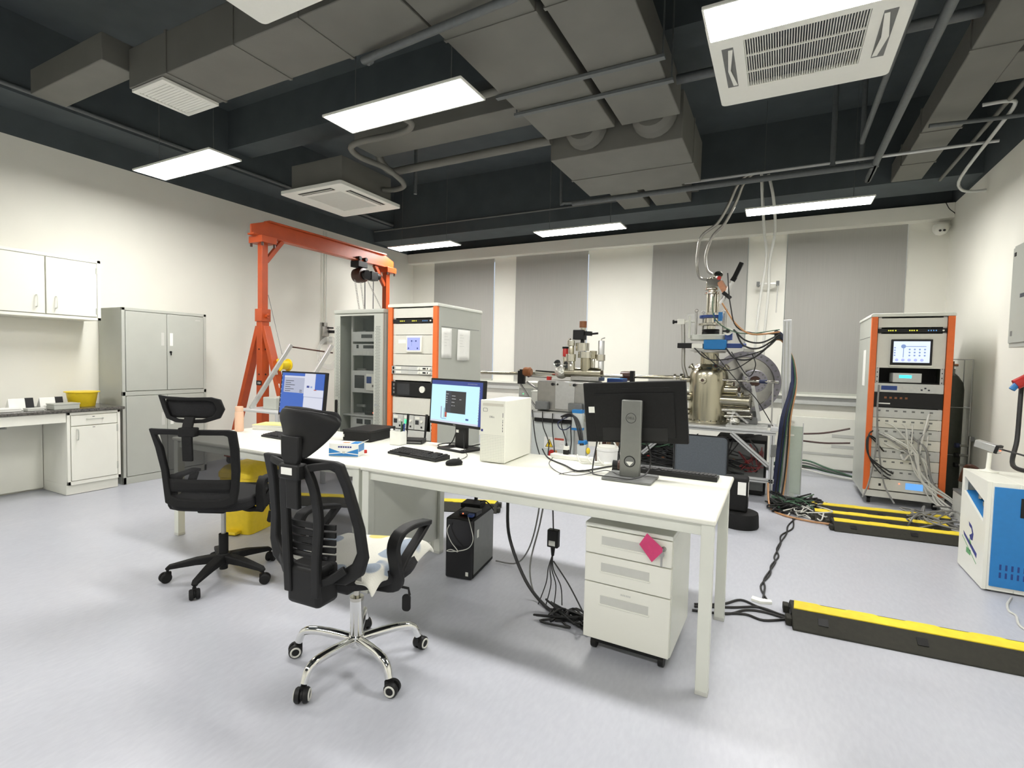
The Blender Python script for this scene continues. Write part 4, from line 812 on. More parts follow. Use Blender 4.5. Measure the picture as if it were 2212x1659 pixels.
for x0_, nm in ((-hw+.03, 0), (hw-.10, 1)):
    pf = B()
    for r in range(72):
        for k in range(3 if nm == 0 else 4): pf.box(x0_+.016*k+(.008 if r % 2 else 0), x0_+.016*k+.007+(.008 if r % 2 else 0), -.0175, -.0158, .5+.017*r, .508+.017*r)
    O('perforation', pf, 'grey_dark', d, smooth=False, kind='stuff')
O('door_handle', box(-hw+.028, -hw+.06, -.035, -.016, .66, .90), 'black', d, bev=.006); O('handle_plate', box(-hw+.022, -hw+.066, -.02, -.016, .63, .93), 'grey_steel', d, bev=.004)
O('door_emblem', B().beam((hw-.105, -.018, .86), (hw-.085, -.018, .885), .004, .006).beam((hw-.085, -.018, .86), (hw-.105, -.018, .885), .004, .006).beam((hw-.075, -.018, .873), (hw-.045, -.018, .873), .004, .006), 'scr_text', d)
ra, rb = -hw+.16, hw-.10
O('bay_back', box(-hw+.03, hw-.03, .40, .41, .1, z1-.06), 'duct_dark', t, smooth=False)  # dark sheet added behind the units, puts shade into the rack interior
for x in (ra-.02, rb+.02): O('mounting_rail', box(x-.012, x+.012, .11, .13, .1, z1-.06), 'recess', t, smooth=False)
for zz in (.80, 1.22, 1.66): O('cross_bar', box(-hw+.03, ra, .3, .32, zz, zz+.03), 'instrument', t)
def unit(z0_, z1_, kind):
    u = O('instrument_unit', box(ra, rb, .10, .36, z0_, z1_), 'instrument', t, bev=.003); f = .0985
    if kind == 0: O('display', box(ra+.13, ra+.29, f-.001, f+.001, z0_+.04, z1_-.03), 'dark_window', u); O('switch', box(rb-.05, rb-.02, f-.001, f+.001, z0_+.03, z1_-.02), 'grey_dark', u)
    if kind == 1:
        O('display', box(ra+.16, ra+.33, f-.001, f+.001, z1_-.05, z1_-.015), 'dark_window', u); O('switch', box(ra+.06, ra+.09, f-.001, f+.001, z1_-.05, z1_-.01), 'black', u)
        for k in range(7): O('vent', box(ra+.06+.053*k, ra+.10+.053*k, f-.001, f+.001, z0_+.01, z0_+.05), 'recess', u)
    if kind == 2:
        O('window', box(ra+.035, ra+.18, f-.001, f+.001, z0_+.05, z1_-.05), 'dark_window', u); O('control_box', box(ra+.21, ra+.36, f-.006, f+.001, z0_+.03, z1_-.03), 'white', u, bev=.003); O('display', box(ra+.22, ra+.29, f-.008, f-.006, z0_+.11, z1_-.06), 'blue_dark', u); O('switch', box(ra+.30, ra+.33, f-.008, f-.006, z0_+.07, z0_+.095), 'grey_dark', u)
    if kind == 3:
        for x in (.07, .19): O('display', box(ra+x, ra+x+.09, f-.001, f+.001, z1_-.08, z1_-.025), 'dark_window', u)
        for k in range(5): O('knob', B().cyl((ra+.06+.075*k, f, z0_+.05), (ra+.06+.075*k, f-.015, z0_+.05), .013, n=10), 'white', u)
unit(1.555, 1.665, 0); unit(1.40, 1.53, 1); unit(.985, 1.23, 2); unit(.53, .715, 3)
O('shelf', box(-hw+.03, hw-.03, .09, .7, .72, .735), 'instrument', t); O('shelf', box(-hw+.03, hw-.03, .09, .7, .50, .515), 'instrument', t)
u = O('black_module', box(ra+.15, rb-.03, .14, .4, .737, .79), 'black', t, bev=.004); O('status_light', B().sph((ra+.28, .138, .765), .008, 8, 6), 'led_red', u)
# ---- right rack
t, hw = rack_orange('tall grey rack with orange strips and a tangle of white cables, at the right', .815, 1.475, 6.30, .84, .11, 1.94)
a, b = -hw+.058, hw-.056
blank(t, a, b, 1.80, 1.89); controller_strip(t, a-.02, b, 1.745); 
p = blank(t, a, b, 1.395, 1.735)
f_ = O('touch_screen_frame', box(-.16, .17, -.012, .008, 1.425, 1.68), 'black', p, bev=.006); O('touch_screen', box(-.14, .15, -.0135, -.0118, 1.45, 1.66), 'scr_bluewhite', f_, smooth=False)
O('screen_lip', box(-.17, .18, -.012, .008, 1.41, 1.424), 'white', p, bev=.002)
O('screen_icon', B().cyl((-.06, -.0136, 1.61), (-.06, -.0142, 1.61), .02, n=16), 'scr_mid', f_)
for k in range(5): O('screen_icon', B().cyl((-.11+.05*k, -.0136, 1.475), (-.11+.05*k, -.0142, 1.475), .014, n=14), 'scr_lav', f_)
for r in range(4): O('screen_icon', box(-.135, -.122, -.0142, -.0136, 1.59-.025*r, 1.602-.025*r), 'scr_mid', f_, smooth=False)
for k in range(4):
    for r in range(3): O('screen_icon', B().cyl((-.01+.04*k, -.0136, 1.58-.03*r), (-.01+.04*k, -.0142, 1.58-.03*r), .008, n=10), 'scr_mid', f_)
O('screen_line', box(-.06, .12, -.0142, -.0136, 1.606, 1.612), 'scr_mid', f_, smooth=False); O('screen_line', box(-.062, -.056, -.0142, -.0136, 1.5, 1.6), 'scr_mid', f_, smooth=False)
O('open_bay', B().box(a, b, .3, .31, 1.245, 1.395).box(a, b, .02, .3, 1.245, 1.25), 'black', t, smooth=False)
u = O('meter', box(-.13, .10, .0, .2, 1.252, 1.345), 'instrument', t, bev=.004); O('display', box(-.08, .02, -.0015, .001, 1.295, 1.325), 'led_cyan', u, smooth=False)
for k in range(4): O('button', box(.035+.014*(k % 2), .046+.014*(k % 2), -.0015, .001, 1.29+.015*(k//2), 1.30+.015*(k//2)), 'recess', u, smooth=False)
u = O('measuring_unit', box(a-.03, b, -.006, .01, 1.15, 1.24), 'instrument', t, bev=.003); O('display', box(a+.05, a+.18, -.0075, -.0058, 1.172, 1.215), 'blue_dark', u, smooth=False)
for k in range(9): O('button', box(a+.20+.028*k, a+.216+.028*k, -.0075, -.0058, 1.175+.018*(k % 2), 1.19+.018*(k % 2)), 'recess' if k < 6 else 'ink', u, smooth=False)
u = O('switch_unit', box(a-.03, b, -.006, .01, 1.0, 1.145), 'black', t, bev=.003)
for k in range(5): O('switch', box(a+.08+.042*k, a+.10+.042*k, -.0085, -.0058, 1.085, 1.105), 'brown', u, smooth=False)
O('unit_label', box(a+.03, a+.13, -.0085, -.0058, 1.03, 1.042), 'paper', u, smooth=False)
for r in range(7):
    z = .895-.103*r; u = O('patch_panel', box(a-.03, b, .0, .01, z, z+.098), 'panel_cream' if r % 2 else 'instrument', t, bev=.0015)
    for k in range(7): O('port', box(a+.03+.07*k, a+.055+.07*k, -.003, .0005, z+.06, z+.075), 'grey_dark', u, smooth=False)
u = O('pump_controller', box(a-.03, b, -.004, .01, .155, .27), 'panel_cream', t, bev=.003); O('display', box(.02, .16, -.0055, -.0038, .185, .25), 'led_blue', u, smooth=False); O('status_light', B().sph((-.03, -.005, .235), .006, 8, 6), 'led_red', u); O('switch', box(-.20, -.18, -.006, -.0038, .195, .22), 'black', u, smooth=False)
O('taped_paper', box(-hw-.003, -hw-.001, .24, .42, 1.20, 1.58), 'paper', t, smooth=False)
random.seed(5)
for k in range(12):
    x0_ = a+.03+.07*random.randint(0, 6); z0_ = .94-.103*random.randint(0, 4); xe = random.choice((.05, .1, .13, -.02)); bun = V(xe, -.06-.02*random.random(), .55)
    m_ = 'cable_white' if k % 4 else 'cable_grey'
    O('patch_lead', B().tube(spline([(x0_, -.003, z0_), (x0_+(bun.x-x0_)*.3, -.05, z0_-.04), bun+V(random.uniform(-.03, .03), 0, random.uniform(-.1, .1)), (bun.x+.08, -.09, .3), (.25+random.uniform(-.1, .15), -.12, .12), (.3+.2*random.random(), -.2, .02)], 6), .006 if k % 3 else .010, 6), m_, t)
for k in range(3): O('patch_lead', B().tube(spline([(a-.0+.05*k, -.003, .75-.1*k), (a-.04, -.06, .70), (a-.03, -.08, .5), (a+.06+.05*k, -.08, .35), (a+.16, -.05, .28+.04*k)], 6), .007, 6), 'cable_black', t)
for k in range(2): O('patch_lead', B().tube(spline([(a+.03, -.01, 1.22), (a+.025, -.03, .95), (a+.03+.02*k, -.05, .6), (a-.02+.12*k, -.10, .25), (a-.08+.26*k, -.18, .09-.02*k)], 6), .008, 6), 'cable_grey', t)
# ================================================================= orange gantry crane
XC, YN, YFAR = -5.5, 4.05, 6.2
t = thing('gantry_crane', 'orange steel gantry crane standing along the left wall', 'gantry crane', (XC, (YN+YFAR)/2, 0)); hy = (YFAR-YN)/2
O('top_beam', B().prism([(-hy-.16, 2.80), (hy+.16, 2.80), (hy+.16, 2.90), (hy-.05, 2.975), (-hy+.05, 2.975), (-hy-.16, 2.90)], (-.01, 0, 0), (0, 1, 0), (0, 0, 1), (.02, 0, 0)).box(-.055, .055, -hy-.16, hy+.16, 2.78, 2.80).box(-.055, .055, -hy+.05, hy-.05, 2.965, 2.985), 'orange_crane', t, bev=.002)
for s_ in (-1, 1):
    y = s_*hy
    O('post', box(-.05, .05, y-.05, y+.05, .1, 1.86), 'orange_crane', t, bev=.004)
    O('inner_post', box(-.04, .04, y-.04, y+.04, 1.8, 2.72), 'orange_crane', t, bev=.003)
    O('collar', box(-.062, .062, y-.062, y+.062, 1.78, 1.93), 'orange_crane', t, bev=.004)
    cr = O('head_plate', box(-.12, .12, y-.10, y+.10, 2.70, 2.78), 'orange_crane', t, bev=.003)
    for q in (-.1, .1):
        for r in (-.08, .08): O('bolt', B().cyl((q, y+r, 2.66), (q, y+r, 2.70), .014, n=8), 'brown_dark', cr)
    O('knee_brace', B().beam((0, y-s_*.04, 2.5), (0, y-s_*.26, 2.78), .05, .05), 'orange_crane', t, bev=.002)
    for q in (-1, 1): O('stay_leg', B().beam((q*.05, y, 1.72), (q*.62, y, .10), .06, .09, up=(0, 1, 0)), 'orange_crane', t, bev=.003)
    O('foot_beam', box(-.68, .68, y-.05, y+.05, .09, .16), 'orange_crane', t, bev=.003)
    for q in (-.62, .62): O('caster', B().cyl((q-.02, y, .045), (q+.02, y, .045), .045).box(q-.03, q+.03, y-.035, y+.035, .05, .1), 'black', t)
    for z in (.55, .85, 1.15, 1.45): O('pin_hole', B().cyl((.05, y, z), (.052, y, z), .011, n=10).cyl((0, y-.05, z), (0, y-.052, z), .011, n=10), 'black', t)
O('lock_pin', B().cyl((.06, -hy, 1.84), (.10, -hy, 1.84), .02, n=10).sph((.1, -hy, 1.86), .022, 8, 6), 'orange_crane', t)
O('load_plate', box(-.048, .048, -hy-.0525, -hy-.0505, 1.02, 1.075), 'black', t, smooth=False, label='small black plate'); 
for i in range(2): O('load_plate_text', box(-.02+.03*i, -.005+.03*i, -hy-.0535, -hy-.0525, 1.035, 1.06), 'recess', t, smooth=False)
O('sticker', box(.30, .34, -hy-.032, -hy-.0305, 1.0, 1.05), 'paper', t, smooth=False)
yh = 5.62-(YN+YFAR)/2
hs = thing('chain_hoist', 'black and yellow chain hoist hanging from the orange crane beam', 'hoist', (XC, 5.62, 2.78))
O('trolley', B().box(-.08, .08, -.09, .09, -.09, -.005).cyl((-.09, -.06, .03), (.09, -.06, .03), .03).cyl((-.09, .06, .03), (.09, .06, .03), .03), 'black', hs, bev=.004)
O('hoist_body', B().lathe((-.09, .02, -.2), (1, 0, 0), [(.05, 0), (.10, .01), (.11, .06), (.11, .12), (.10, .17), (.05, .18)], 20), 'brown_dark', hs); O('hoist_cover', B().cyl((.09, .02, -.2), (.15, .02, -.2), .07, n=20), 'black_gloss', hs)
O('motor', B().cyl((0, .15, -.16), (0, .42, -.16), .05, n=16).box(-.06, .06, .2, .34, -.24, -.11), 'black', hs, bev=.006)
def chain(parent, p, q, n=26, r=.007):
    p, q = V(p), V(q); b_ = B(); d = (q-p)/n
    for i in range(n):
        c = p+d*(i+.5); u = V(1, 0, 0) if i % 2 else V(0, 1, 0); e = d*.75
        b_.tube([c-e*.8+u*r, c+e*.8+u*r, c+e*.8-u*r, c-e*.8-u*r], .0032, 4, True)
    return O('chain', b_, 'steel_brushed', parent, smooth=False)
chain(hs, (-.02, -.06, -.28), (.1, .0, -1.1), 34, .012); chain(hs, (.03, .0, -.28), (.14, .04, -1.1), 34, .010); chain(hs, (0, .15, -.22), (.25, .42, -.95), 30, .009)
O('guide_rod', B().cyl((.02, .10, -.2), (.03, .10, -1.15), .008, n=8).cyl((.0, .3, -.22), (.0, .3, -1.15), .007, n=8), 'grey_dark', hs)
wn = thing('hand_winch', 'yellow reel hand winch on the crane stay leg', 'winch', GX(630, 785, -5.22)+V(0, -.1, -.07))
O('drum', B().cyl((-.02, -.05, .05), (-.02, .06, .05), .055, n=20), 'yellow', wn); [O('drum_flange', B().cyl((-.02, q, .05), (-.02, q+.012, .05), .075, n=24), 'yellow', wn, bev=.003) for q in (-.065, .06)]; O('crank', B().tube([(-.02, -.065, .05), (-.02, -.10, .05), (.0, -.10, -.06), (.0, -.14, -.06)], .008), 'grey_steel', wn)
O('winch_cable', B().tube([(-.02, .0, .11), V(-.36, .05, .9)], .003, 6), 'grey_dark', wn)
# wall regulator with coiled tube on the left wall
c = GX(700, 712, XL+.02); t = thing('gas_regulator', 'wall gas outlet with regulator and a coil of clear tubing', 'gas regulator', (XL, c.y, c.z-.25))
O('back_plate', box(.002, .02, -.06, .06, .02, .36), 'steel_brushed', t, bev=.003); O('valve_body', B().box(.02, .07, -.05, .06, .14, .30).cyl((.05, 0, .30), (.05, 0, .36), .03), 'steel_brushed', t, bev=.005)
O('valve_knob', B().cyl((.07, .06, .22), (.15, .10, .22), .024, n=14).cyl((.07, .02, .28), (.12, .1, .28), .012), 'black', t); O('gauge', B().cyl((.06, .06, .09), (.10, .10, .09), .045, n=18), 'recess', t)
for k in range(7): O('tube_coil', B().tube([V(.05+.006*k, .06+(.17+.014*k)*math.cos(a_), -.12+(.19+.012*k)*math.sin(a_)) for a_ in [2*PI*i/28 for i in range(28)]], .006, 6, True), 'clear_plastic', t)
for k in (-.03, .03): O('supply_pipe', B().cyl((.03, k, .36), (.03, k, 3.35-c.z+.25), .008, n=8), 'metal_white', t)
# profile bench behind the left desk
x0, x1, y0, y1 = -4.95, -4.45, 3.35, 3.95
t = thing('profile_bench', 'low aluminium profile bench with slanted bars behind the left monitor', 'bench', ((x0+x1)/2, (y0+y1)/2, 0))
for x in (-.25, .35):
    for y in (-.28, .28): O('leg', B().beam((x, y, 0), (x, y, .80), .04, .04), 'alu_white', t, bev=.002)
O('bench_plate', box(-.28, .38, -.3, .3, .80, .82), 'alu_white', t, bev=.003); O('lower_shelf', box(-.28, .38, -.3, .3, .3, .32), 'alu_white', t)
for i, x in enumerate((-.2, .42)): O('slanted_bar', B().beam((x+.03, -.2, .82), (x+.14, .2, 1.50), .04, .04), 'alu', t, bev=.002)
O('top_rod', B().cyl((-.1, .22, 1.48), (.55, .22, 1.42), .008, n=8), 'brown_dark', t)
for i, (x, y, z, w_, h_, m_, lb) in enumerate(((-4.78, 3.65, .322, .3, .28, 'cardboard', 'brown cardboard carton on the profile bench shelf'), (-4.65, 3.62, .822, .2, .12, 'grey_steel', 'grey instrument on the profile bench'), (-4.42, 3.75, .822, .12, .3, 'grey_dark', 'dark upright device on the profile bench'))):
    o = thing('carton' if i == 0 else 'bench_device', lb, 'box', (x, y, z)); O('body', box(-w_/2, w_/2, -.12, .12, 0, h_), m_, o, bev=.004); O('top_flap', box(-w_/2+.004, w_/2-.004, -.116, .116, h_, h_+.003), m_, o)
# ================================================================= vacuum apparatus in the middle
def Q(px, py, y): return GY(px, py, y)
# ---- profile frame under the big chamber
t = thing('equipment_table', 'aluminium profile frame carrying the big steel chamber', 'frame', (-.8, 6.2, 0))
zt = .72
def prof(p, q, nm='frame_bar', s_=.045, m='alu_white'):
    o = O(nm, B().beam(V(p)-V(-.8, 6.2, 0), V(q)-V(-.8, 6.2, 0), s_, s_), m, t, bev=.003)
    p, q = V(p)-V(-.8, 6.2, 0), V(q)-V(-.8, 6.2, 0); d = (q-p).normalized(); n_ = V(0, -1, 0) if abs(d.y) < .9 else V(1, 0, 0)
    O('slot', B().beam(p+n_*(s_/2+.0005), q+n_*(s_/2+.0005), .008 if abs(d.z) < .9 else .008, .008) , 'grey_dark', o)
for y in (5.86, 6.6):
    prof((-1.75, y, zt-.022), (.0, y, zt-.022)); prof((-1.75, y, .2), (.0, y, .2))
for x in (-1.73, -.98, -.03):
    for y in (5.86, 6.6): prof((x, y, 0), (x, y, zt-.045), 'frame_post')
for x in (-1.73, -.86, -.03): prof((x, 5.88, zt-.022), (x, 6.58, zt-.022))
prof((-.42, 5.85, zt-.05), (-.06, 5.85, .36), 'frame_brace'); prof((-1.02, 5.85, zt-.05), (-1.35, 5.85, .36), 'frame_brace')
O('corner_bracket', box(.76, .81, -.375, -.335, .46, .58), 'grey_dark', t, bev=.003)
O('corner_block', box(.75, .82, -.37, -.24, .72, .76), 'alu_white', t, bev=.003)
O('mounting_plate', box(.15-.55, .15+.05+.12, -.34, .34, .72, .728), 'alu', t, smooth=False)
for k in range(4): O('rail', B().beam((.32, -.3+.13*k, .735), (.72, -.3+.13*k, .735), .03, .03), 'alu', t, bev=.002)
# tall post with the cable trunk
c = Q(1700, 1066, 6.2)
t = thing('cable_post', 'tall white aluminium post with cables strapped to it right of the chamber', 'post', (.11, 6.2, 0))
O('post', B().beam((0, 0, .0), (-.05, 0, 1.88), .08, .08), 'alu_white', t, bev=.004)
for x in (-.022, .012): O('slot', B().beam((x, -.041, .02), (x-.05, -.041, 1.86), .009, .004), 'grey_steel', t)
O('foot_plate', box(-.09, .09, -.09, .09, 0, .012), 'alu', t)
for k in range(7):
    dx, dy = .02*(k % 4)-.02, -.06-.02*(k//4)
    O('strapped_cable', B().tube(spline([Q(1676, 716+3*k, 6.12), Q(1690, 726+2*k, 6.30), Q(1706+k, 770, 6.30)+V(0, dx, 0), Q(1711+1.6*k, 815, 6.22)+V(0, dx, 0), Q(1706+2*k, 850, 6.13)+V(0, dy*.5, 0), Q(1690+3*k, 900, 6.1)+V(0, dy, 0), Q(1682+3*k+(4 if k > 4 else 0), 960, 6.1)+V(0, dy, 0), Q(1674+3*k+(5 if k > 4 else 0), 1030, 6.05)+V(0, dy, 0), Q(1664+4*k, 1085, 5.95)+V(0, dy-.03, 0)], 5), .017 if k < 4 else .007, 8), ('cable_blue', 'cable_blue', 'cable_black', 'cable_blue', 'cable_green', 'cable_black', 'cable_orange')[k], t, W=True)
for z in (.66, .78): O('cable_tie', B().tube([(.07*math.cos(q)-.01, -.05+.075*math.sin(q), z) for q in [2*PI*i/16 for i in range(16)]], .004, 5, True), 'tape_white', t)
t = thing('acrylic_panel', 'pale green plastic panel leaning beside the cable post', 'panel', (.155, 6.32, 0))
O('sheet', box(-.06, .10, -.012, .0, .0, .74), 'acrylic', t, smooth=False) if 'acrylic' in MT else None
if 'acrylic' not in MT: mat('acrylic', (.60, .68, .60), .3, var=.02); O('sheet', box(-.06, .10, -.012, .0, .0, .74), 'acrylic', t, bev=.002)
O('edge_strip', box(.10, .108, -.018, .006, .0, .78), 'alu_white', t)
O('upper_sheet', box(-.06, .02, -.012, 0, .742, .80), 'paper', t, smooth=False)
# ---- big chamber
cx, cy, cz = -.705, 6.2, .729
t = thing('vacuum_chamber', 'large polished steel vacuum chamber with blue valve and round flange', 'vacuum chamber', (cx, cy, cz))
O('base_flange', B().lathe((0, 0, 0), (0, 0, 1), [(.23, 0), (.235, .004), (.235, .028), (.21, .032)], 36), 'steel', t)
for k in range(20): O('bolt', B().cyl((.222*math.cos(k*PI/10), .222*math.sin(k*PI/10), .03), (.222*math.cos(k*PI/10), .222*math.sin(k*PI/10), .042), .008, n=6), 'steel_bright', t)
O('vessel', B().lathe((0, 0, .03), (0, 0, 1), [(.208, 0), (.208, .52), (.20, .57), (.175, .62), (.135, .65), (.10, .665), (.10, .80), (.12, .805), (.12, .83)], 40), 'steel', t)
def port(o, d, r, L, rf=None, m='steel', nm='port', n=20, bolts=8):
    o, d = V(o), V(d).normalized(); rf = rf or r*1.45
    p = O(nm, B().lathe(o, d, [(r, 0), (r, L-.018), (rf, L-.017), (rf, L), (r*.8, L+.001)], n), m, t)
    u, w_ = basis(d)
    if bolts:
        bb = B()
        for k in range(bolts):
            a_ = 2*PI*k/bolts; q = o+d*L+(u*math.cos(a_)+w_*math.sin(a_))*rf*.85; bb.cyl(q, q+d*.006, rf*.08, n=6)
        O('bolt_circle', bb, 'grey_dark', p, kind='stuff')
    if rf < .075: O('port_cap', B().cyl(o+d*L, o+d*(L+.004), r*.75, n=14), 'brown_dark', p)
    return p
for a_ in (-175, -120, -65, -10, 45, 110): port((.15*math.cos(math.radians(a_)), .15*math.sin(math.radians(a_)), .63), (math.cos(math.radians(a_)), math.sin(math.radians(a_)), .8), .022, .07, .036)
port((-.03, -.17, .50), (-.15, -1, .1), .024, .06, .04); port((.17, -.04, .47), (1, -.1, 0), .035, .10, .055); port((-.17, 0, .505), (-1, 0, 0), .04, .12, .06)
port((.15, -.08, .28), (1, -.15, 0), .075, .30, .09); port((.15, -.06, .09), (1, -.1, .05), .03, .32, .04, 'steel_bright'); port((.15, -.1, .17), (1, -.1, .02), .03, .30, .036, 'steel_bright')
port((.16, -.06, .40), (1, -.2, 0), .05, .17, .07); port((-.16, -.05, .3), (-1, -.1, 0), .05, .2, .07); port((-.16, -.05, .12), (-1, -.1, 0), .04, .22, .06)
O('knuckle', B().lathe((.34, -.13, .34), (0, -.3, 1), [(.03, -.05), (.04, -.03), (.04, .05), (.03, .06)], 16), 'steel_bright', t)
# gate valve and upper stage
O('valve_plate', B().lathe((0, 0, .83), (0, 0, 1), [(.17, 0), (.17, .02), (.12, .02)], 32).box(-.19, .2, -.17, .05, .845, .862), 'steel_brushed', t, bev=.002)
O('blue_valve', box(-.045, .19, -.21, -.06, .865, .975), 'blue_actuator', t, bev=.006, label='bright blue valve body'); O('blue_actuator', B().box(.17, .34, -.16, -.07, .885, .935).cyl((.16, -.1, .92), (.38, -.1, .92), .018), 'blue_dark', t, bev=.004); O('actuator_bracket', box(.36, .46, -.15, -.06, .84, .88), 'steel_brushed', t, bev=.004)
O('white_connector', box(-.17, -.055, -.21, -.10, .875, .93), 'white', t, bev=.003)
O('stage_disc', B().lathe((0, 0, .975), (0, 0, 1), [(.205, 0), (.215, .005), (.215, .058), (.205, .064), (.17, .066)], 40), 'grey_steel', t)
O('stage_ring', B().lathe((0, 0, 1.025), (0, 0, 1), [(.16, 0), (.16, .016), (.1, .016)], 32), 'steel_bright', t)
O('black_bellows', B().lathe((0, 0, 1.045), (0, 0, 1), [(.09, 0), (.095, .01), (.09, .02), (.095, .03), (.09, .04), (.095, .05), (.09, .062)], 32), 'black', t)
O('stage_disc', B().lathe((0, 0, 1.15), (0, 0, 1), [(.135, 0), (.14, .003), (.14, .022), (.135, .025)], 36), 'steel_bright', t)
O('stage_column', B().lathe((0, 0, 1.10), (0, 0, 1), [(.05, 0), (.05, .06)], 20).lathe((0, 0, 1.17), (0, 0, 1), [(.075, 0), (.075, .07)], 24), 'steel_bright', t)
O('dark_plate', B().lathe((0, 0, 1.24), (0, 0, 1), [(.125, 0), (.125, .03)], 32), 'blue_dark', t); O('blue_tab', box(.085, .125, -.10, -.06, 1.2, 1.3), 'blue', t)
for x, y in ((-.15, -.08), (.16, -.08), (-.1, .12), (.12, .12)): O('lift_rod', B().cyl((x, y, 1.02), (x, y, 1.30), .012, n=10).tube([(x+.018*math.cos(q), y, 1.325+.018*math.sin(q)) for q in [2*PI*i/12 for i in range(12)]], .005, 5, True), 'steel_brushed', t)
O('small_collar', B().lathe((0, 0, 1.27), (0, 0, 1), [(.06, 0), (.06, .035), (.045, .04)], 20), 'steel_bright', t)
O('riser_tube', B().cyl((0, 0, 1.30), (0, 0, 1.58), .045, n=20).cyl((.06, .03, 1.30), (.06, .03, 1.56), .02, n=12).cyl((-.045, -.03, 1.3), (-.045, -.03, 1.55), .008, n=8), 'steel_bright', t)
for z in (1.52, 1.57): O('clamp_flange', B().lathe((-.01, 0, z), (0, 0, 1), [(.065, 0), (.075, .006), (.075, .018), (.065, .024)], 20), 'steel_bright', t)
O('cold_head', B().box(-.06, .09, -.05, .05, 1.60, 1.70).lathe((.05, 0, 1.73), (.3, -1, .2), [(.05, -.04), (.05, .05), (.04, .055)], 18).cyl((-.04, 0, 1.6), (-.04, 0, 1.72), .03), 'steel_bright', t, bev=.006); O('red_lamp', B().cyl((.07, -.06, 1.70), (.075, -.075, 1.70), .022, n=12), 'red', t)
O('copper_block', B().beam((.08, -.03, 1.66), (.15, -.05, 1.53), .05, .06), 'copper', t)
O('feedthrough_tube', B().cyl((.10, -.05, 1.40), (.215, -.07, 1.66), .022, n=14), 'alu', t); O('feedthrough_head', B().cyl((.21, -.07, 1.655), (.235, -.07, 1.70), .028, n=14).beam((.225, -.07, 1.68), (.30, -.08, 1.86), .045, .05), 'black_matte', t, bev=.004); O('feedthrough_clamp', B().beam((.12, -.06, 1.53), (.20, -.06, 1.46), .05, .04), 'black', t)
O('clear_guard', box(-.24, -.15, -.1, -.02, 1.0, 1.29), 'clear_plastic', t, smooth=False); O('guard_post', box(-.23, -.205, -.1, -.075, 1.0, 1.26), 'white', t)
O('side_valve', B().box(-.36, -.28, -.06, .0, 1.17, 1.23).cyl((-.28, -.03, 1.2), (-.15, -.03, 1.2), .012), 'white', t, bev=.003); O('valve_knob', B().cyl((-.36, -.03, 1.2), (-.40, -.03, 1.2), .014).cyl((-.40, -.03, 1.2), (-.415, -.03, 1.2), .025), 'black', t)
O('bent_pipe', B().tube(spline([(-.30, -.03, 1.17), (-.29, -.03, 1.0), (-.285, -.03, .85), (-.28, -.03, .68), (-.26, -.03, .60), (-.24, -.02, .53)], 5), .022, 10), 'steel_brushed', t); O('black_clamp', box(-.34, -.18, -.12, -.03, .88, .94), 'black', t, bev=.005)
O('hand_dial', B().cyl((.20, -.20, 1.07), (.20, -.24, 1.07), .045, n=22), 'white', t); O('dial_grip', B().cyl((.20, -.24, 1.07), (.20, -.26, 1.07), .022, n=14).box(.15, .2, -.256, -.244, 1.06, 1.08), 'black', t); O('dial_bracket', box(.17, .24, -.19, -.1, .975, 1.05), 'blue_dark', t)
# big round flange with analyser cone
fc = Q(1612, 822, 6.32)-V(cx, cy, cz); fn = V(.35, -1, .0).normalized()
O('analyser_cone', B().lathe(fc-fn*.42, fn, [(.14, 0), (.2, .06), (.30, .26), (.335, .37), (.335, .39)], 40), 'steel_brushed', t)
fl = O('big_flange', B().lathe(fc-fn*.03, fn, [(.335, 0), (.37, .002), (.37, .035), (.30, .036), (.295, .02), (.05, .018)], 48), 'steel_brushed', t)
u_, w2 = basis(fn); bb = B()
O('flange_rim', B().ring([(.371*math.cos(2*PI*k/48), .371*math.sin(2*PI*k/48)) for k in range(48)], [(.302*math.cos(2*PI*k/48), .302*math.sin(2*PI*k/48)) for k in range(48)], fc, u_, w2, fn*.008), 'rim_grey', fl)
for k in range(28):
    q = fc+(u_*math.cos(2*PI*k/28)+w2*math.sin(2*PI*k/28))*.337+fn*.009; bb.cyl(q, q+fn*.006, .012, n=8)
O('flange_bolts', bb, 'grey_dark', fl, kind='stuff')
ic = Q(1632, 819, 6.24)-V(cx, cy, cz)
f2 = O('view_flange', B().lathe(ic-fn*.06, fn, [(.12, 0), (.13, .002), (.13, .05), (.125, .054), (.06, .054), (.055, .03)], 36), 'rim_grey', t); bb = B()
for k in range(16):
    q = ic+(u_*math.cos(2*PI*k/16)+w2*math.sin(2*PI*k/16))*.108-fn*.006; bb.cyl(q, q+fn*.006, .009, n=8)
O('flange_bolts', bb, 'grey_dark', f2, kind='stuff'); O('view_window', B().cyl(ic-fn*.02, ic-fn*.004, .056, n=24), 'brown_dark', f2)
O('cone_strut', B().beam(fc+V(-.10, -.1, .30), fc+V(.03, -.1, .0), .03, .02), 'steel_brushed', t); O('disc_strut', B().beam(ic+V(-.02, -.09, -.05), ic+V(.06, -.09, -.45), .035, .02), 'alu', t)
O('wobble_stick', B().tube([Q(1562, 816, 6.0)-V(cx, cy, cz), Q(1682, 821, 5.95)-V(cx, cy, cz)], .014, 10), 'steel_bright', t); O('stick_grip', B().cyl(Q(1640, 819, 5.97)-V(cx, cy, cz), Q(1658, 820, 5.97)-V(cx, cy, cz), .022), 'cable_blue', t)
O('stick_support', B().beam(Q(1670, 825, 5.97)-V(cx, cy, cz), Q(1666, 925, 5.97)-V(cx, cy, cz), .015, .015), 'steel_brushed', t)
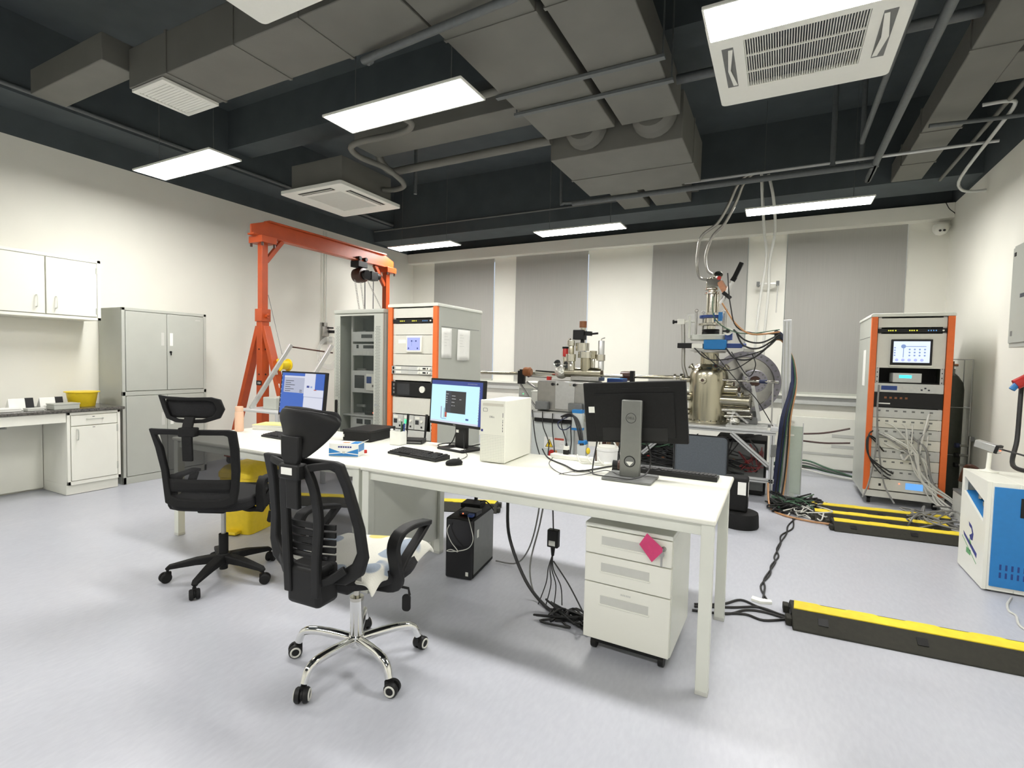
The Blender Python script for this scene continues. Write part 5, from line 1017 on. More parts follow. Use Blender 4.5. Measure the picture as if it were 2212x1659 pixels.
O('foil_piece', B().sph((.30, -.2, .05), (.06, .05, .05), 10, 8), 'foil', t); O('rear_gadget', B().box(.28, .5, .1, .3, .0, .16).box(.4, .52, -.1, .05, .02, .09), 'grey_dark', t, bev=.004); O('clear_stand', B().beam((.27, -.28, .02), (.29, -.28, .17), .02, .02).beam((.29, -.28, .17), (.44, -.28, .05), .02, .02), 'clear_plastic', t)
t.scale.z = .955
# ---- transfer rods
t = thing('transfer_rod', 'long thin steel transfer rod reaching left behind the orange rack', 'transfer rod', Q(1300, 812, 6.2))
O('rod', B().cyl(Q(1040, 805, 6.2), Q(1488, 816, 6.2), .024, n=14), 'steel', t, W=True); O('rod_flange', B().cyl(Q(1470, 815, 6.2), Q(1476, 815, 6.2), .045, n=20).cyl(Q(1456, 815, 6.2), Q(1461, 815, 6.2), .04, n=20), 'steel_bright', t, W=True)
O('magnet_sleeve', B().lathe(Q(1340, 812, 6.2), (1, 0, 0), [(.03, 0), (.055, .01), (.06, .05), (.06, .12), (.05, .16), (.03, .165)], 20), 'brown_dark', t, W=True, label='dark brown magnet handle'); O('sleeve_bracket', B().box(*[v for p in [(0,)] for v in (Q(1363, 812, 6.2).x, Q(1371, 812, 6.2).x, 6.14, 6.22, 1.1, 1.29)]), 'black', t, W=True, bev=.004)
t = thing('sample_manipulator', 'shorter transfer arm with orange-brown knob and black end bracket', 'transfer arm', Q(1200, 812, 5.7))
O('arm_tube', B().cyl(Q(1158, 804, 5.7), Q(1212, 808, 5.7), .028, n=16).cyl(Q(1225, 809, 5.7), Q(1345, 812, 5.7), .018, n=14), 'steel_bright', t, W=True)
O('end_bracket', B().prism([(-.045, -.11), (.045, -.11), (.045, .045), (.025, .07), (-.025, .07), (-.045, .045)], Q(1125, 810, 5.66), (1, 0, 0), (0, 0, 1), (0, .05, 0)), 'black', t, W=True, bev=.003); O('end_bolt', B().cyl(Q(1121, 799, 5.66), Q(1121, 799, 5.655), .010, n=10), 'steel_bright', t, W=True)
O('arm_knob', B().lathe(Q(1131, 803, 5.7), (1, 0, .0), [(.03, 0), (.055, .01), (.06, .03), (.055, .06), (.06, .09), (.04, .11)], 12), 'brown', t, W=True, label='orange-brown knob')
for p_, q_, k_ in (((1138, 825), (1222, 880), 'arm_strut'), ((1122, 826), (1165, 892), 'arm_strut')): O(k_, B().cyl(Q(*p_, 5.68), Q(*q_, 5.55), .013, n=10), 'steel_brushed', t, W=True)
O('side_rod', B().cyl(Q(1138, 812, 5.72), Q(1192, 816, 5.72), .01, n=8), 'steel_brushed', t, W=True); O('side_sleeve', B().cyl(Q(1140, 813, 5.72), Q(1148, 811, 5.72), .014, n=8), 'cable_blue', t, W=True)
# ---- load lock: small steel assembly on its own cabinet
t = thing('control_cabinet', 'pale grey electrical cabinet with warning sign and red switch below the load lock', 'control cabinet', (-2.2, 5.3, 0))
O('cabinet_body', box(-.3, .22, 0, .5, .02, .70), 'grey_light', t, bev=.005) if 'grey_light' in MT else (mat('grey_light', (.60, .635, .61), .4, var=.02), O('cabinet_body', box(-.3, .22, 0, .5, .02, .70), 'grey_light', t, bev=.005))
dr_ = O('cabinet_door', box(-.285, .14, -.014, .002, .04, .69), 'grey_light', t, bev=.004)
for x in (-.26, .18):
    for y in (.04, .46): O('foot', B().cyl((x, y, 0), (x, y, .022), .02), 'black', t)
sg = O('warning_sign', box(-.13, .115, -.0165, -.0142, .40, .53), 'paper', dr_, smooth=False)
O('warning_sign_triangle', B().prism([(-.115, .415), (-.015, .415), (-.065, .51)], (0, -.0168, 0), (1, 0, 0), (0, 0, 1), (0, -.0004, 0)), 'black', dr_, smooth=False); O('warning_sign_yellow', B().prism([(-.105, .42), (-.025, .42), (-.065, .50)], (0, -.0173, 0), (1, 0, 0), (0, 0, 1), (0, -.0004, 0)), 'yellow', dr_, smooth=False)
O('warning_sign_bolt', B().prism([(-.06, .485), (-.075, .455), (-.065, .455), (-.07, .425), (-.053, .462), (-.063, .462)], (0, -.0178, 0), (1, 0, 0), (0, 0, 1), (0, -.0003, 0)), 'black', dr_, smooth=False)
O('warning_sign_band', box(-.005, .11, -.0173, -.0165, .502, .526), 'ink_red', dr_, smooth=False)
for k in range(5): O('warning_text', box(.0, .06+.04*((k*7) % 3)/2, -.0171, -.0165, .485-.015*k, .489-.015*k), 'recess', dr_, smooth=False)
sw = O('main_switch', B().cyl((-.03, -.014, .345), (-.03, -.03, .345), .043, n=24), 'red', t, label='red rotary main switch'); O('switch_plate', box(-.03-.02, .03, -.02, -.0142, .305, .385), 'cable_orange', sw); O('switch_grip', box(-.038, -.022, -.045, -.03, .31, .35), 'paper', sw)
O('top_frame', B().box(-.3, .30, -.04, .0, .74, .80), 'alu_white', t, bev=.004); O('black_rail', box(-.25, .2, -.045, .0, .70, .738), 'black', t, bev=.003)
O('side_post', box(.245, .30, -.04, .02, .0, .74), 'alu', t, bev=.003); O('clip', box(.16, .2, -.06, -.04, .75, .79), 'paper', t)
O('gauge_port', B().lathe((.37, -.03, .77), (0, -1, 0), [(.02, 0), (.035, .01), (.035, .03), (.022, .03)], 16), 'steel_bright', t)
O('top_plate', box(-.3, .42, -.04, .55, .80, .815), 'alu', t)
t = thing('steel_housing', 'brushed steel box with two handles on the control cabinet', 'equipment box', (-2.13, 5.32, .816))
O('housing', box(-.33, .3, .02, .5, 0, .345), 'steel_brushed', t, bev=.015); O('front_plate', box(-.10, .13, .01, .02, .03, .345), 'alu', t, bev=.004)
for x in (-.24, .16): O('grey_module', box(x-.08, x+.07, -.05, .02, 0.02, .11), 'grey_dark', t, bev=.008)
for x in (-.13, .13): O('clamp', B().cyl((x, .01, .31), (x, -.01, .31), .016, n=12), 'black', t)
for x in (-.07, .08): O('screw', B().cyl((x, .01, .31), (x, .003, .31), .012, n=10), 'steel_bright', t)
y_ = 5.68; Z0 = 1.165
t = thing('load_lock', 'small steel load lock assembly with black motor and brown cap on top', 'vacuum assembly', (-1.85, y_, Z0))
def PQ(px, py): return Q(px, py, y_)
def vcyl(nm, px0, px1, py0, py1, m, n=20, dy=0., flange=False):
    a_, b_ = PQ(px0, py1), PQ(px1, py1); tp = PQ((px0+px1)/2, py0); r = (b_.x-a_.x)/2; cx_ = (a_.x+b_.x)/2
    return O(nm, B().lathe((cx_, y_+dy, min(a_.z, tp.z)), (0, 0, 1), [(r, 0), (r, (tp.z-a_.z)*.98), (r*.96, tp.z-a_.z)], n), m, t, W=True)
vcyl('brown_cap', 1252, 1267, 694, 708, 'brown'); vcyl('neck', 1254, 1265, 708, 716, 'steel_bright'); O('motor', box(PQ(1241, 724).x, PQ(1264, 724).x, y_-.06, y_+.06, PQ(1250, 734).z, PQ(1250, 713).z), 'black', t, W=True, bev=.008)
O('motor_arm', B().beam(PQ(1262, 720), PQ(1278, 721), .05, .05).cyl(PQ(1270, 722), PQ(1292, 720), .012, n=8), 'black', t, W=True); vcyl('drive_shaft', 1254, 1262, 733, 745, 'black')
vcyl('upper_flange', 1244, 1272, 741, 758, 'steel_bright'); vcyl('body_ring', 1249, 1282, 760, 773, 'steel_bright', 28); vcyl('body_cylinder', 1254, 1277, 772, 802, 'steel', 28); vcyl('side_flange', 1274, 1289, 758, 775, 'steel'); vcyl('side_column', 1278, 1285, 775, 800, 'steel_bright')
vcyl('left_column', 1230, 1245, 776, 800, 'steel_bright', dy=-.05); vcyl('left_flange', 1226, 1247, 765, 780, 'steel_bright', dy=-.05); vcyl('left_neck', 1232, 1243, 745, 766, 'steel', dy=-.05); vcyl('left_top', 1229, 1245, 736, 747, 'steel_bright', dy=-.05); vcyl('thin_column', 1221, 1227, 730, 752, 'steel_bright', dy=.1)
vcyl('red_gauge', 1216, 1227, 752, 770, 'red', 12); vcyl('red_gauge_cap', 1215, 1228, 749, 753, 'black', 12); vcyl('gauge_neck', 1217, 1226, 770, 795, 'steel')
vcyl('grey_pump', 1292, 1305, 736, 766, 'alu', 14); vcyl('pump_flange', 1288, 1307, 766, 779, 'steel_bright'); vcyl('pump_column', 1292, 1304, 779, 800, 'alu'); O('pump_lever', B().tube([PQ(1299, 736), PQ(1300, 732), PQ(1307, 730)], .006), 'steel_bright', t, W=True)
O('cross_body', B().cyl(PQ(1205, 803), PQ(1300, 806), .06, n=24), 'steel', t, W=True); O('support_block', B().box(PQ(1240, 810).x, PQ(1300, 810).x, y_-.12, y_+.12, Z0, PQ(1260, 812).z), 'steel_brushed', t, W=True, bev=.01)
O('foil_wrap', B().sph(PQ(1213, 803), (.085, .08, .085), 14, 10), 'foil', t, W=True, label='crumpled foil wrapped ball'); O('glass_window', B().sph(PQ(1228, 787)+V(0, -.05, 0), .035, 12, 8).sph(PQ(1208, 787)+V(0, -.05, 0), .04, 12, 8), 'scr_text2', t, W=True) if 'scr_text2' in MT else None
for px, py in ((1228, 788), (1207, 786)): O('view_port', B().lathe(PQ(px, py)+V(0, -.03, 0), (0, -1, .3), [(.035, 0), (.045, .005), (.045, .02), (.02, .022)], 16), 'chrome', t, W=True)
O('hose', B().tube(spline([PQ(1262, 745), PQ(1264, 765), PQ(1270, 785), PQ(1276, 805)], 5), .008), 'cable_white', t, W=True); O('hose', B().tube(spline([PQ(1216, 755), PQ(1213, 765), PQ(1217, 780), PQ(1222, 795)], 5), .005), 'cable_white', t, W=True)
O('lower_tube', B().tube(spline([PQ(1245, 812), PQ(1258, 820), PQ(1266, 826), PQ(1280, 828)], 5), .025, 10), 'steel_bright', t, W=True); O('red_fitting', box(PQ(1188, 820).x, PQ(1195, 820).x, y_-.1, y_-.05, PQ(1190, 823).z, PQ(1190, 813).z), 'red', t, W=True)
t = thing('blue_instrument', 'dark blue instrument box beside the load lock above the right monitor', 'instrument', Q(1327, 826, 5.8)); O('case', box(-.09, .10, 0, .2, -.05, .04), 'blue_dark', t, bev=.006); O('stand', box(-.06, .06, .02, .18, -.4, -.05), 'grey_dark', t); O('top_edge', box(-.088, .098, .002, .198, .04, .045), 'blue', t)
# ---- white cabinets behind
t = thing('white_cabinet', 'white equipment cabinet behind the white computer tower', 'cabinet', (-2.98, 6.45, 0))
O('body', box(-.28, .28, 0, .5, .03, 1.06), 'white', t, bev=.006); O('top', box(-.29, .29, -.01, .51, 1.06, 1.085), 'white', t, bev=.004); O('front_window', box(-.27, -.05, -.006, .002, .55, 1.0), 'grey_steel', t)
for k in range(4): O('slot_unit', box(-.26, -.13, -.012, -.004, .62+.09*k, .69+.09*k), 'instrument', t, bev=.002)
O('status_light', B().sph((-.2, -.013, .92), .008, 8, 6), 'led_green', t)
for x in (-.24, .24): O('foot', B().cyl((x, .1, 0), (x, .1, .03), .02).cyl((x, .4, 0), (x, .4, .03), .02), 'black', t)
t = thing('white_cabinet', 'second lower white cabinet between tower and load lock', 'cabinet', (-2.72, 5.95, 0)); O('body', box(-.1, .2, 0, .4, .02, .98), 'white', t, bev=.006); O('top', box(-.105, .205, -.005, .405, .98, 1.0), 'white', t, bev=.003); O('foot', B().box(-.09, .19, .02, .38, 0, .02), 'black', t)
# ---- smaller units under and beside the frame
t = thing('valve_block', 'grey and blue valve box with a hose beside the control cabinet', 'valve', Q(1247, 906, 5.2)); O('case', box(-.05, .06, -.03, .05, -.11, .10), 'grey_light', t, bev=.004); O('blue_top', box(-.052, .062, -.032, .052, .07, .105), 'blue', t); O('blue_base', box(-.052, .062, -.032, .052, -.115, -.09), 'blue', t); 
for k in range(3): O('fitting', B().cyl((.0+.012*k, -.03, .0-.03*k), (.0+.012*k, -.05, .0-.03*k), .012, n=10), 'steel_bright', t)
O('mounting_arm', B().beam((0, .05, 0), (-.1, .14, 0), .03, .03), 'alu', t)
t = thing('valve_block', 'smaller grey and blue valve box with yellow button', 'valve', Q(1258, 970, 5.0)); O('case', box(-.05, .045, -.03, .05, -.08, .05), 'grey_light', t, bev=.004); O('blue_top', box(-.04, .04, -.028, .048, .05, .09), 'blue', t, bev=.004); O('button', B().sph((.07, -.02, -.01), (.022, .022, .035), 10, 8), 'yellow', t); O('mount_pole', B().cyl((-.01, .02, -.08), (-.01, .02, -Q(1258, 970, 5.0).z), .015), 'alu', t)
t = thing('corrugated_hose', 'brown ribbed hose bundle standing beside the valve boxes', 'hose', (-1.62, 5.35, 0))
for k in range(5): O('hose_strand', B().tube([(.05*k-.1, .03*(k % 2), .0), (.05*k-.1+.02*math.sin(k), .03*(k % 2), .35), (.05*k-.1+.01*k, .02, .72)], .024, 8), ('wood', 'brown_dark', 'wood', 'cylinder_green', 'wood')[k], t)
t = thing('plastic_jug', 'white plastic bucket with carrying handle below the right monitor', 'container', (-1.50, 4.98, 0)); O('bucket', B().lathe((0, 0, 0), (0, 0, 1), [(.085, 0), (.09, .004), (.105, .50), (.112, .505), (.112, .53), (.104, .53), (.098, .48), (.02, .47)], 28), 'paper', t); O('handle', B().tube(spline([(-.10, 0, .52), (-.06, -.06, .62), (.02, -.08, .66), (.08, -.05, .6), (.10, 0, .52)], 5), .008, 8), 'paper', t); O('lid', B().cyl((0, 0, .53), (0, 0, .545), .105, n=28), 'white', t)
t = thing('padded_cover', 'slate-blue padded cover standing below the frame beside the black pump', 'cover', (-.69, 5.62, 0), 0.02); 
O('pad', B().prism(rrect(.52, .56, .05, 4), (0, 0, .36), (1, 0, 0), (0, 0, 1), (0, .10, 0)), 'cushion_blue', t, bev=.02, seg=3); O('piping', B().tube([V(x*1.0, -.002, z+.36) for x, z in rrect(.53, .57, .05, 4)], .007, 6, True), 'black_matte', t); O('legs', B().cyl((-.2, .05, 0), (-.2, .05, .1), .02).cyl((.2, .05, 0), (.2, .05, .1), .02), 'black', t)
t = thing('foot_pump', 'black pump with round base and white label behind the desk end', 'pump', (-.25, 4.79, 0)); 
O('round_base', B().lathe((0, 0, 0), (0, 0, 1), [(.15, 0), (.155, .01), (.15, .10), (.145, .125), (.13, .13)], 32), 'black_matte', t); O('pump_body', box(-.13, .06, -.06, .12, .13, .42), 'black_matte', t, bev=.02, seg=3); O('label', box(.0605, .0615, -.03, .06, .26, .38), 'paper', t, smooth=False); O('label_front', box(-.02, .045, -.0615, -.0605, .28, .39), 'paper', t, smooth=False)
# dark equipment under the frame
for i, (x, y, w_, d_, h_, m_, lb) in enumerate(((-1.38, 6.15, .6, .4, .52, 'black_matte', 'dark pump unit under the frame behind the monitor'), (-.33, 6.2, .5, .45, .60, 'black_matte', 'black controller box under the right end of the frame'), (-.82, 6.3, .35, .4, .5, 'grey_dark', 'steel ion pump under the middle of the frame'))):
    t = thing('pump_unit', lb, 'pump', (x, y, .0)); O('case', box(-w_/2, w_/2, -d_/2, d_/2, .02, h_), m_, t, bev=.008); O('feet', box(-w_/2+.03, w_/2-.03, -d_/2+.03, d_/2-.03, 0, .02), 'black', t); O('front_plate', box(-w_/2+.02, w_/2-.02, -d_/2-.006, -d_/2, .06, h_-.04), 'grey_dark', t)
    for k in range(4): O('connector', B().cyl((-w_/2+.05+k*(w_-.1)/3, -d_/2-.006, h_*.6), (-w_/2+.05+k*(w_-.1)/3, -d_/2-.03, h_*.6), .018, n=10), ('steel_bright', 'brown', 'red', 'copper')[k], t)
def tangle(name, label, n, seedv, boxr, r, m, k=4):
    rd_ = random.Random(seedv); b_ = B(); x0_, x1_, y0_, y1_, z0_, z1_ = boxr
    for i in range(n): b_.tube(spline([(rd_.uniform(x0_, x1_), rd_.uniform(y0_, y1_), z0_+r+(z1_-z0_)*rd_.random()**1.8) for _ in range(k)], 6), r, 5)
    return O(name, b_, m, label=label, cat='cable tangle', kind='stuff')
tangle('cable_tangle', 'tangle of dark leads hanging under the profile frame', 26, 3, (-1.6, -.1, 5.885, 5.945, .22, .66), .007, 'cable_black')
tangle('cable_tangle', 'dark red leads under the right end of the frame', 6, 4, (-.36, -.1, 5.89, 5.96, .25, .6), .005, 'cable_darkred')
tangle('cable_tangle', 'green and pale leads under the frame behind the right monitor', 10, 8, (-1.55, -1.0, 5.885, 5.945, .42, .66), .008, 'cable_green')
tangle('cable_tangle', 'steel pipework below the chamber frame', 14, 12, (-1.6, -1.05, 5.95, 6.3, .40, .68), .014, 'steel_bright', 3)
tangle('cable_tangle', 'heap of black cables on the floor by the cable post', 34, 21, (-.05, .42, 5.35, 5.95, .0, .10), .008, 'cable_black')
tangle('cable_tangle', 'heap of green cables on the floor by the cable post', 10, 22, (-.02, .38, 5.35, 5.9, .01, .14), .006, 'cable_green')
tangle('cable_tangle', 'heap of white and grey cables running into the floor ramps', 16, 23, (.08, .50, 5.25, 5.8, .0, .09), .006, 'cable_white')
tangle('cable_tangle', 'bunch of cables between the rack foot and the blue cooler', 18, 31, (1.0, 1.5, 5.3, 6.1, .0, .12), .008, 'cable_grey')
for k, (m_, dz) in enumerate((('cable_green', .08), ('cable_grey', .12), ('cable_green', .16), ('cable_white', .05))): cable('floor_cable', '%s cable along the foot of the back wall under the board' % ('lower green', 'grey', 'upper green', 'white')[k], [(-.2, 7.8-.02*k, .02), (.3, 7.75-.03*k, dz), (.6, 7.6-.04*k, dz*.7), (.95, 7.5-.05*k, .03)], .012, m_)
cable('floor_cable', 'orange cable lying from the heap into the nearest floor ramp', [(-.05, 5.75, .2), (-.02, 5.5, .02), (.1, 5.3, .012), (.3, 5.22, .012), (.5, 5.19, .02)], .009, 'cable_orange')
# cables of the chamber head sweeping to the post
for k, (p0, p1, p2, p3, m_, r) in enumerate((((1560, 655), (1590, 700), (1625, 722), (1684, 717), 'cable_orange', .009), ((1572, 590), (1578, 660), (1598, 712), (1682, 722), 'cable_black', .007), ((1540, 640), (1545, 690), (1600, 720), (1684, 712), 'cable_green', .006), ((1585, 712), (1610, 735), (1645, 740), (1684, 722), 'cable_black', .009), ((1590, 716), (1605, 745), (1640, 752), (1684, 725), 'cable_black', .009), ((1568, 752), (1590, 775), (1630, 772), (1682, 727), 'cable_black', .009), ((1500, 752), (1540, 778), (1640, 760), (1680, 730), 'cable_black', .007), ((1515, 760), (1570, 800), (1625, 775), (1660, 745), 'cable_black', .006), ((1580, 760), (1615, 812), (1632, 790), (1625, 765), 'cable_black', .006), ((1545, 765), (1590, 820), (1632, 860), (1672, 925), 'cable_black', .005))):
    cable('signal_cable', ('orange lead drooping from the chamber head to the post', 'black lead from the tilted feedthrough to the post', 'thin green lead from the riser to the post', 'upper thick black lead between dial and post', 'second thick black lead between dial and post', 'black lead from the blue valve to the post', 'long black lead from the left connector to the post', 'black lead sagging across the steel neck', 'black loop in front of the round flange', 'thin black lead crossing down the round flange')[k], [Q(*p0, 5.98), Q(*p1, 5.93), Q(*p2, 5.95), Q(*p3, 6.1)], r, m_)
# hoses to the ceiling
cable('coolant_hose', 'left metal hose rising from the chamber head to the ceiling pipe', [Q(1528, 604, 6.18), Q(1512, 600, 6.15), Q(1506, 580, 6.1), Q(1507, 545, 6.1), Q(1516, 510, 6.08), Q(1550, 482, 6.05), Q(1575, 440, 6.0), Q(1592, 402, 5.97), Q(1612, 379, 5.97), Q(1642, 371, 5.97)], .016, 'hose_metal', 'hose', n=10)
cable('coolant_hose', 'right metal hose rising from the chamber head to the ceiling pipe', [Q(1538, 592, 6.15), Q(1527, 582, 6.12), Q(1525, 550, 6.12), Q(1540, 510, 6.1), Q(1566, 482, 6.08), Q(1592, 432, 6.03), Q(1606, 397, 6.0), Q(1626, 376, 6.0), Q(1648, 373, 6.0)], .016, 'hose_metal', 'hose', n=10)
cable('water_hose', 'left grey hose hanging from the ceiling before the back wall', [GY(1645, 374, 6.62), GY(1647, 430, 6.75), GY(1651, 500, 7.4), GY(1655, 560, 7.7), GY(1640, 660, 7.75), GY(1630, 760, 7.75), GY(1625, 860, 7.75)], .017, 'recess', 'hose', n=10)
cable('water_hose', 'right grey hose hanging from the ceiling before the back wall', [GY(1660, 376, 6.62), GY(1671, 430, 6.75), GY(1674, 500, 7.4), GY(1662, 570, 7.7), GY(1660, 630, 7.75), GY(1650, 740, 7.75), GY(1646, 860, 7.75)], .017, 'recess', 'hose', n=10)
t = thing('hose_bracket', 'small wall bracket clamping the two hanging hoses', 'bracket', GY(1657, 613, 7.88)); O('bar', box(-.12, .14, -.02, .0, -.012, .012), 'steel_brushed', t); 
for x in (-.11, .13): O('wall_anchor', B().cyl((x, .0, 0), (x, .17, 0), .018).box(x-.02, x+.02, -.03, .0, -.03, .03), 'grey_dark', t)
O('hanging_chain', B().tube([(.135, -.02, -.03), (.13, -.02, -.2), (.125, -.02, -.4)], .008), 'alu', t)
# ================================================================= right side
t = thing('water_cooler_unit', 'white and blue cooling unit standing by the right wall', 'cooling unit', (1.188, 4.184, 0))
Wc, Dc, Hc = .56, .49, .693
op = [(.04, .60), (.45, .60), (.45, .435), (.04, .51)]     # (depth, z) opening in the left side
def side(yv, zv): return (0, yv, zv)
lf = B(); P_o = [(0, .012), (Dc, .012), (Dc, Hc), (0, Hc)]; P_i = [(.05, .425), (.44, .545), (.44, .645), (.05, .56)]
lf.ring(P_o, P_i, (0, 0, 0), (0, 1, 0), (0, 0, 1), (.02, 0, 0))
O('left_side', lf, 'white', t, smooth=False)
O('recess_tray', B().add([(.012, .05, .425), (.012, .44, .545), (.15, .44, .56), (.15, .05, .44)], [(0, 1, 2, 3)]).add([(.15, .03, .40), (.15, .46, .40), (.15, .46, .66), (.15, .03, .66)], [(0, 1, 2, 3)]), 'blue', t, solid=.004, smooth=False)
for k in range(3): O('fitting', B().cyl((.06, .14+.09*k, .46+.03*k), (.06, .14+.09*k, .49+.03*k), .016, n=10).tube([(.06, .14+.09*k, .485+.03*k), (.10, .16+.09*k, .49+.03*k), (.14, .16+.09*k, .47+.03*k)], .01), 'steel_bright' if k else 'black', t)
O('case', B().box(.15, Wc, .0, Dc, .012, Hc).box(.021, .15, .0, .02, .012, Hc).box(.021, .15, Dc-.02, Dc, .012, Hc).box(.021, .15, .02, Dc-.02, Hc-.02, Hc).box(.021, .15, .02, Dc-.02, .012, .3), 'white', t, bev=.003)
bp_ = O('front_panel', box(.032, Wc-.03, -.008, .002, .04, Hc-.028), 'blue', t, bev=.002)
O('handle', box(.155, .205, -.0135, -.0078, .49, .61), 'black', bp_, bev=.003)
for r in range(2):
    for k in range(16): O('vent_slot', box(.075+.028*k, .085+.028*k, -.0088, -.0076, .10+.05*r, .135+.05*r), 'blue_dark', bp_, smooth=False)
for x in (.04, Wc-.04): 
    for y in (.04, Dc-.04): O('foot', B().cyl((x, y, 0), (x, y, .013), .018), 'black', t)
lg = O('logo_mark', B().prism([(.30, .36), (.24, .345), (.20, .30), (.21, .255), (.25, .25), (.275, .275), (.25, .285), (.225, .30), (.245, .325), (.29, .335)], (-.0012, 0, 0), (0, 1, 0), (0, 0, 1), (.001, 0, 0)), 'ink_blue', t, smooth=False, label='blue and green maker emblem')
O('logo_leaf', B().prism([(.28, .255), (.25, .24), (.23, .225), (.25, .215), (.27, .235)], (-.0012, 0, 0), (0, 1, 0), (0, 0, 1), (.001, 0, 0)), 'ink_green', t, smooth=False)
O('logo_letters', B().prism([(.40, .27), (.38, .245), (.12, .165), (.12, .195)], (-.0012, 0, 0), (0, 1, 0), (0, 0, 1), (.001, 0, 0)), 'ink_blue', t, smooth=False)
O('logo_line', B().prism([(.42, .235), (.42, .23), (.12, .125), (.12, .13)], (-.0012, 0, 0), (0, 1, 0), (0, 0, 1), (.001, 0, 0)), 'ink_green', t, smooth=False); O('logo_characters', box(-.0012, -.0002, .235, .32, .145, .18), 'ink_green', t, smooth=False)
t = thing('camera_module', 'silver camera module on a white stalk on the cooling unit', 'camera', GZ(2134, 1018, .694)); O('base', B().lathe((0, 0, 0), (0, 0, 1), [(.055, 0), (.055, .004), (.02, .012), (.013, .02), (.010, .06)], 24), 'white', t); O('stalk', B().cyl((0, 0, .02), (.004, 0, .13), .013, n=14), 'white', t)
O('body', B().beam((-.055, .06, .185), (.05, -.02, .155), .055, .05), 'alu', t, bev=.004); O('rear_frame', B().beam((.035, -.008, .16), (.05, -.02, .155), .064, .058), 'black', t, bev=.004); O('rear_plate', B().beam((.049, -.0195, .1553), (.0515, -.0215, .155), .048, .044), 'alu', t); O('status_light', B().sph((.051, -.025, .15), .004, 8, 6), 'led_red', t)
cable('device_cable', 'black lead hanging from the camera module down the blue front', [GZ(2160, 970, .85)+V(0, .0, 0), V(1.44, 4.25, .84), V(1.47, 4.2, .78), V(1.44, 4.17, .705), V(1.43, 4.165, .60), V(1.46, 4.165, .45), V(1.50, 4.165, .33), V(1.47, 4.165, .22), V(1.49, 4.165, .12), V(1.53, 4.15, .03), V(1.56, 4.1, .012), V(1.66, 4.05, .012)], .006)
cable('power_cable', 'thick black cable from the red wall plug down to the cooling unit', [GX(2207, 830, 1.72), GX(2203, 880, 1.70), GX(2197, 950, 1.68), GX(2188, 1005, 1.62), V(1.55, 4.62, .71), V(1.60, 4.5, .705), V(1.68, 4.4, .705)], .016, n=8)
cable('floor_cable', 'white cable curling on the floor in front of the cooling unit', [GZ(2185, 1290, .006), GZ(2176, 1305, .006), GZ(2180, 1320, .006), GZ(2195, 1330, .006), GZ(2202, 1350, .006), GZ(2230, 1370, .006)], .006, 'cable_white')
c = GX(2222, 818, XR-.05); t = thing('wall_plug', 'red industrial plug in the right wall socket', 'plug', (XR-.004, c.y, c.z)); O('socket_box', box(-.05, 0, -.06, .06, -.08, .09), 'grey_steel', t, bev=.005); O('plug_body', B().cyl((-.05, 0, 0), (-.12, 0, -.05), .04, n=18), 'red', t); O('cable_gland', B().cyl((-.11, 0, -.045), (-.14, 0, -.09), .022), 'blue', t)
t = thing('electric_box', 'grey wall-mounted distribution box on the right wall', 'electrical box', (XR-.004, 4.6, 1.575)); O('case', box(-.14, 0, 0, .92, 0, .81), 'grey_steel', t, bev=.004); O('door', box(-.152, -.139, .02, .905, .035, .79), 'grey_steel', t, bev=.004); O('lock', box(-.156, -.151, .84, .87, .72, .75), 'black', t); O('sticker', box(-.1535, -.1515, .83, .865, .09, .13), 'grey_dark', t); O('nameplate', box(-.1535, -.1515, .64, .72, .38, .41), 'ink', t)
t = thing('gas_valves', 'row of three small gas valves on the right wall', 'valve', (XR-.004, 6.72, .50)); O('manifold', B().cyl((-.03, 0, -.12), (-.03, 0, .22), .014), 'steel_brushed', t)
for k in range(3): O('tap', B().cyl((-.03, 0, .12-.10*k), (-.12, -.02, .12-.10*k), .012), 'steel_brushed', t); O('tap_knob', B().cyl((-.12, -.02, .12-.10*k), (-.15, -.025, .12-.10*k), .025, n=12), 'cable_blue' if k == 0 else 'black', t)
O('wall_bracket', box(-.03, 0, -.02, .02, .17, .21), 'grey_dark', t)
t = thing('gas_cylinder', 'dark green gas cylinder standing behind the right rack', 'gas cylinder', (1.63, 6.98, 0)); O('cylinder', B().lathe((0, 0, 0), (0, 0, 1), [(.10, 0), (.11, .01), (.11, 1.18), (.10, 1.25), (.06, 1.32), (.03, 1.35), (.03, 1.40)], 28), 'cylinder_green', t); O('valve', B().cyl((0, 0, 1.40), (0, 0, 1.48), .02).cyl((-.05, 0, 1.44), (.05, 0, 1.44), .014), 'copper', t); O('cap_guard', B().lathe((0, 0, 1.33), (0, 0, 1), [(.05, 0), (.05, .10), (.045, .10)], 16), 'clear_plastic', t)
t = thing('cylinder_rack', 'thin wire frame around the green gas cylinder', 'frame', (1.63, 6.98, 0))
for x in (-.13, .135):
    for y in (-.14, .14): O('post', B().cyl((x, y, 0), (x, y, 1.5), .006, n=6), 'alu', t)
for z in (.5, 1.0, 1.5): O('hoop', B().tube([(-.13, -.14, z), (.135, -.14, z), (.135, .14, z), (-.13, .14, z)], .005, 6, True), 'alu', t)
t = thing('battery_box', 'pale box with dark top and red clips between rack and cooling unit', 'equipment box', (1.63, 6.0, 0)); O('body', box(-.12, .14, -.15, .2, 0, .25), 'recess', t, bev=.006); O('top', box(-.122, .142, -.152, .202, .25, .27), 'grey_dark', t, bev=.004); O('clip', B().cyl((-.08, -.08, .28), (.0, -.08, .30), .03), 'red', t); O('dark_unit', box(-.02, .13, .02, .18, .27, .40), 'blue_dark', t, bev=.006)
cable('battery_cable', 'thick grey cable arching over the battery box', [V(1.55, 6.15, .35), V(1.58, 6.1, .50), V(1.66, 6.05, .46), V(1.70, 6.0, .30)], .02, 'brown_dark')
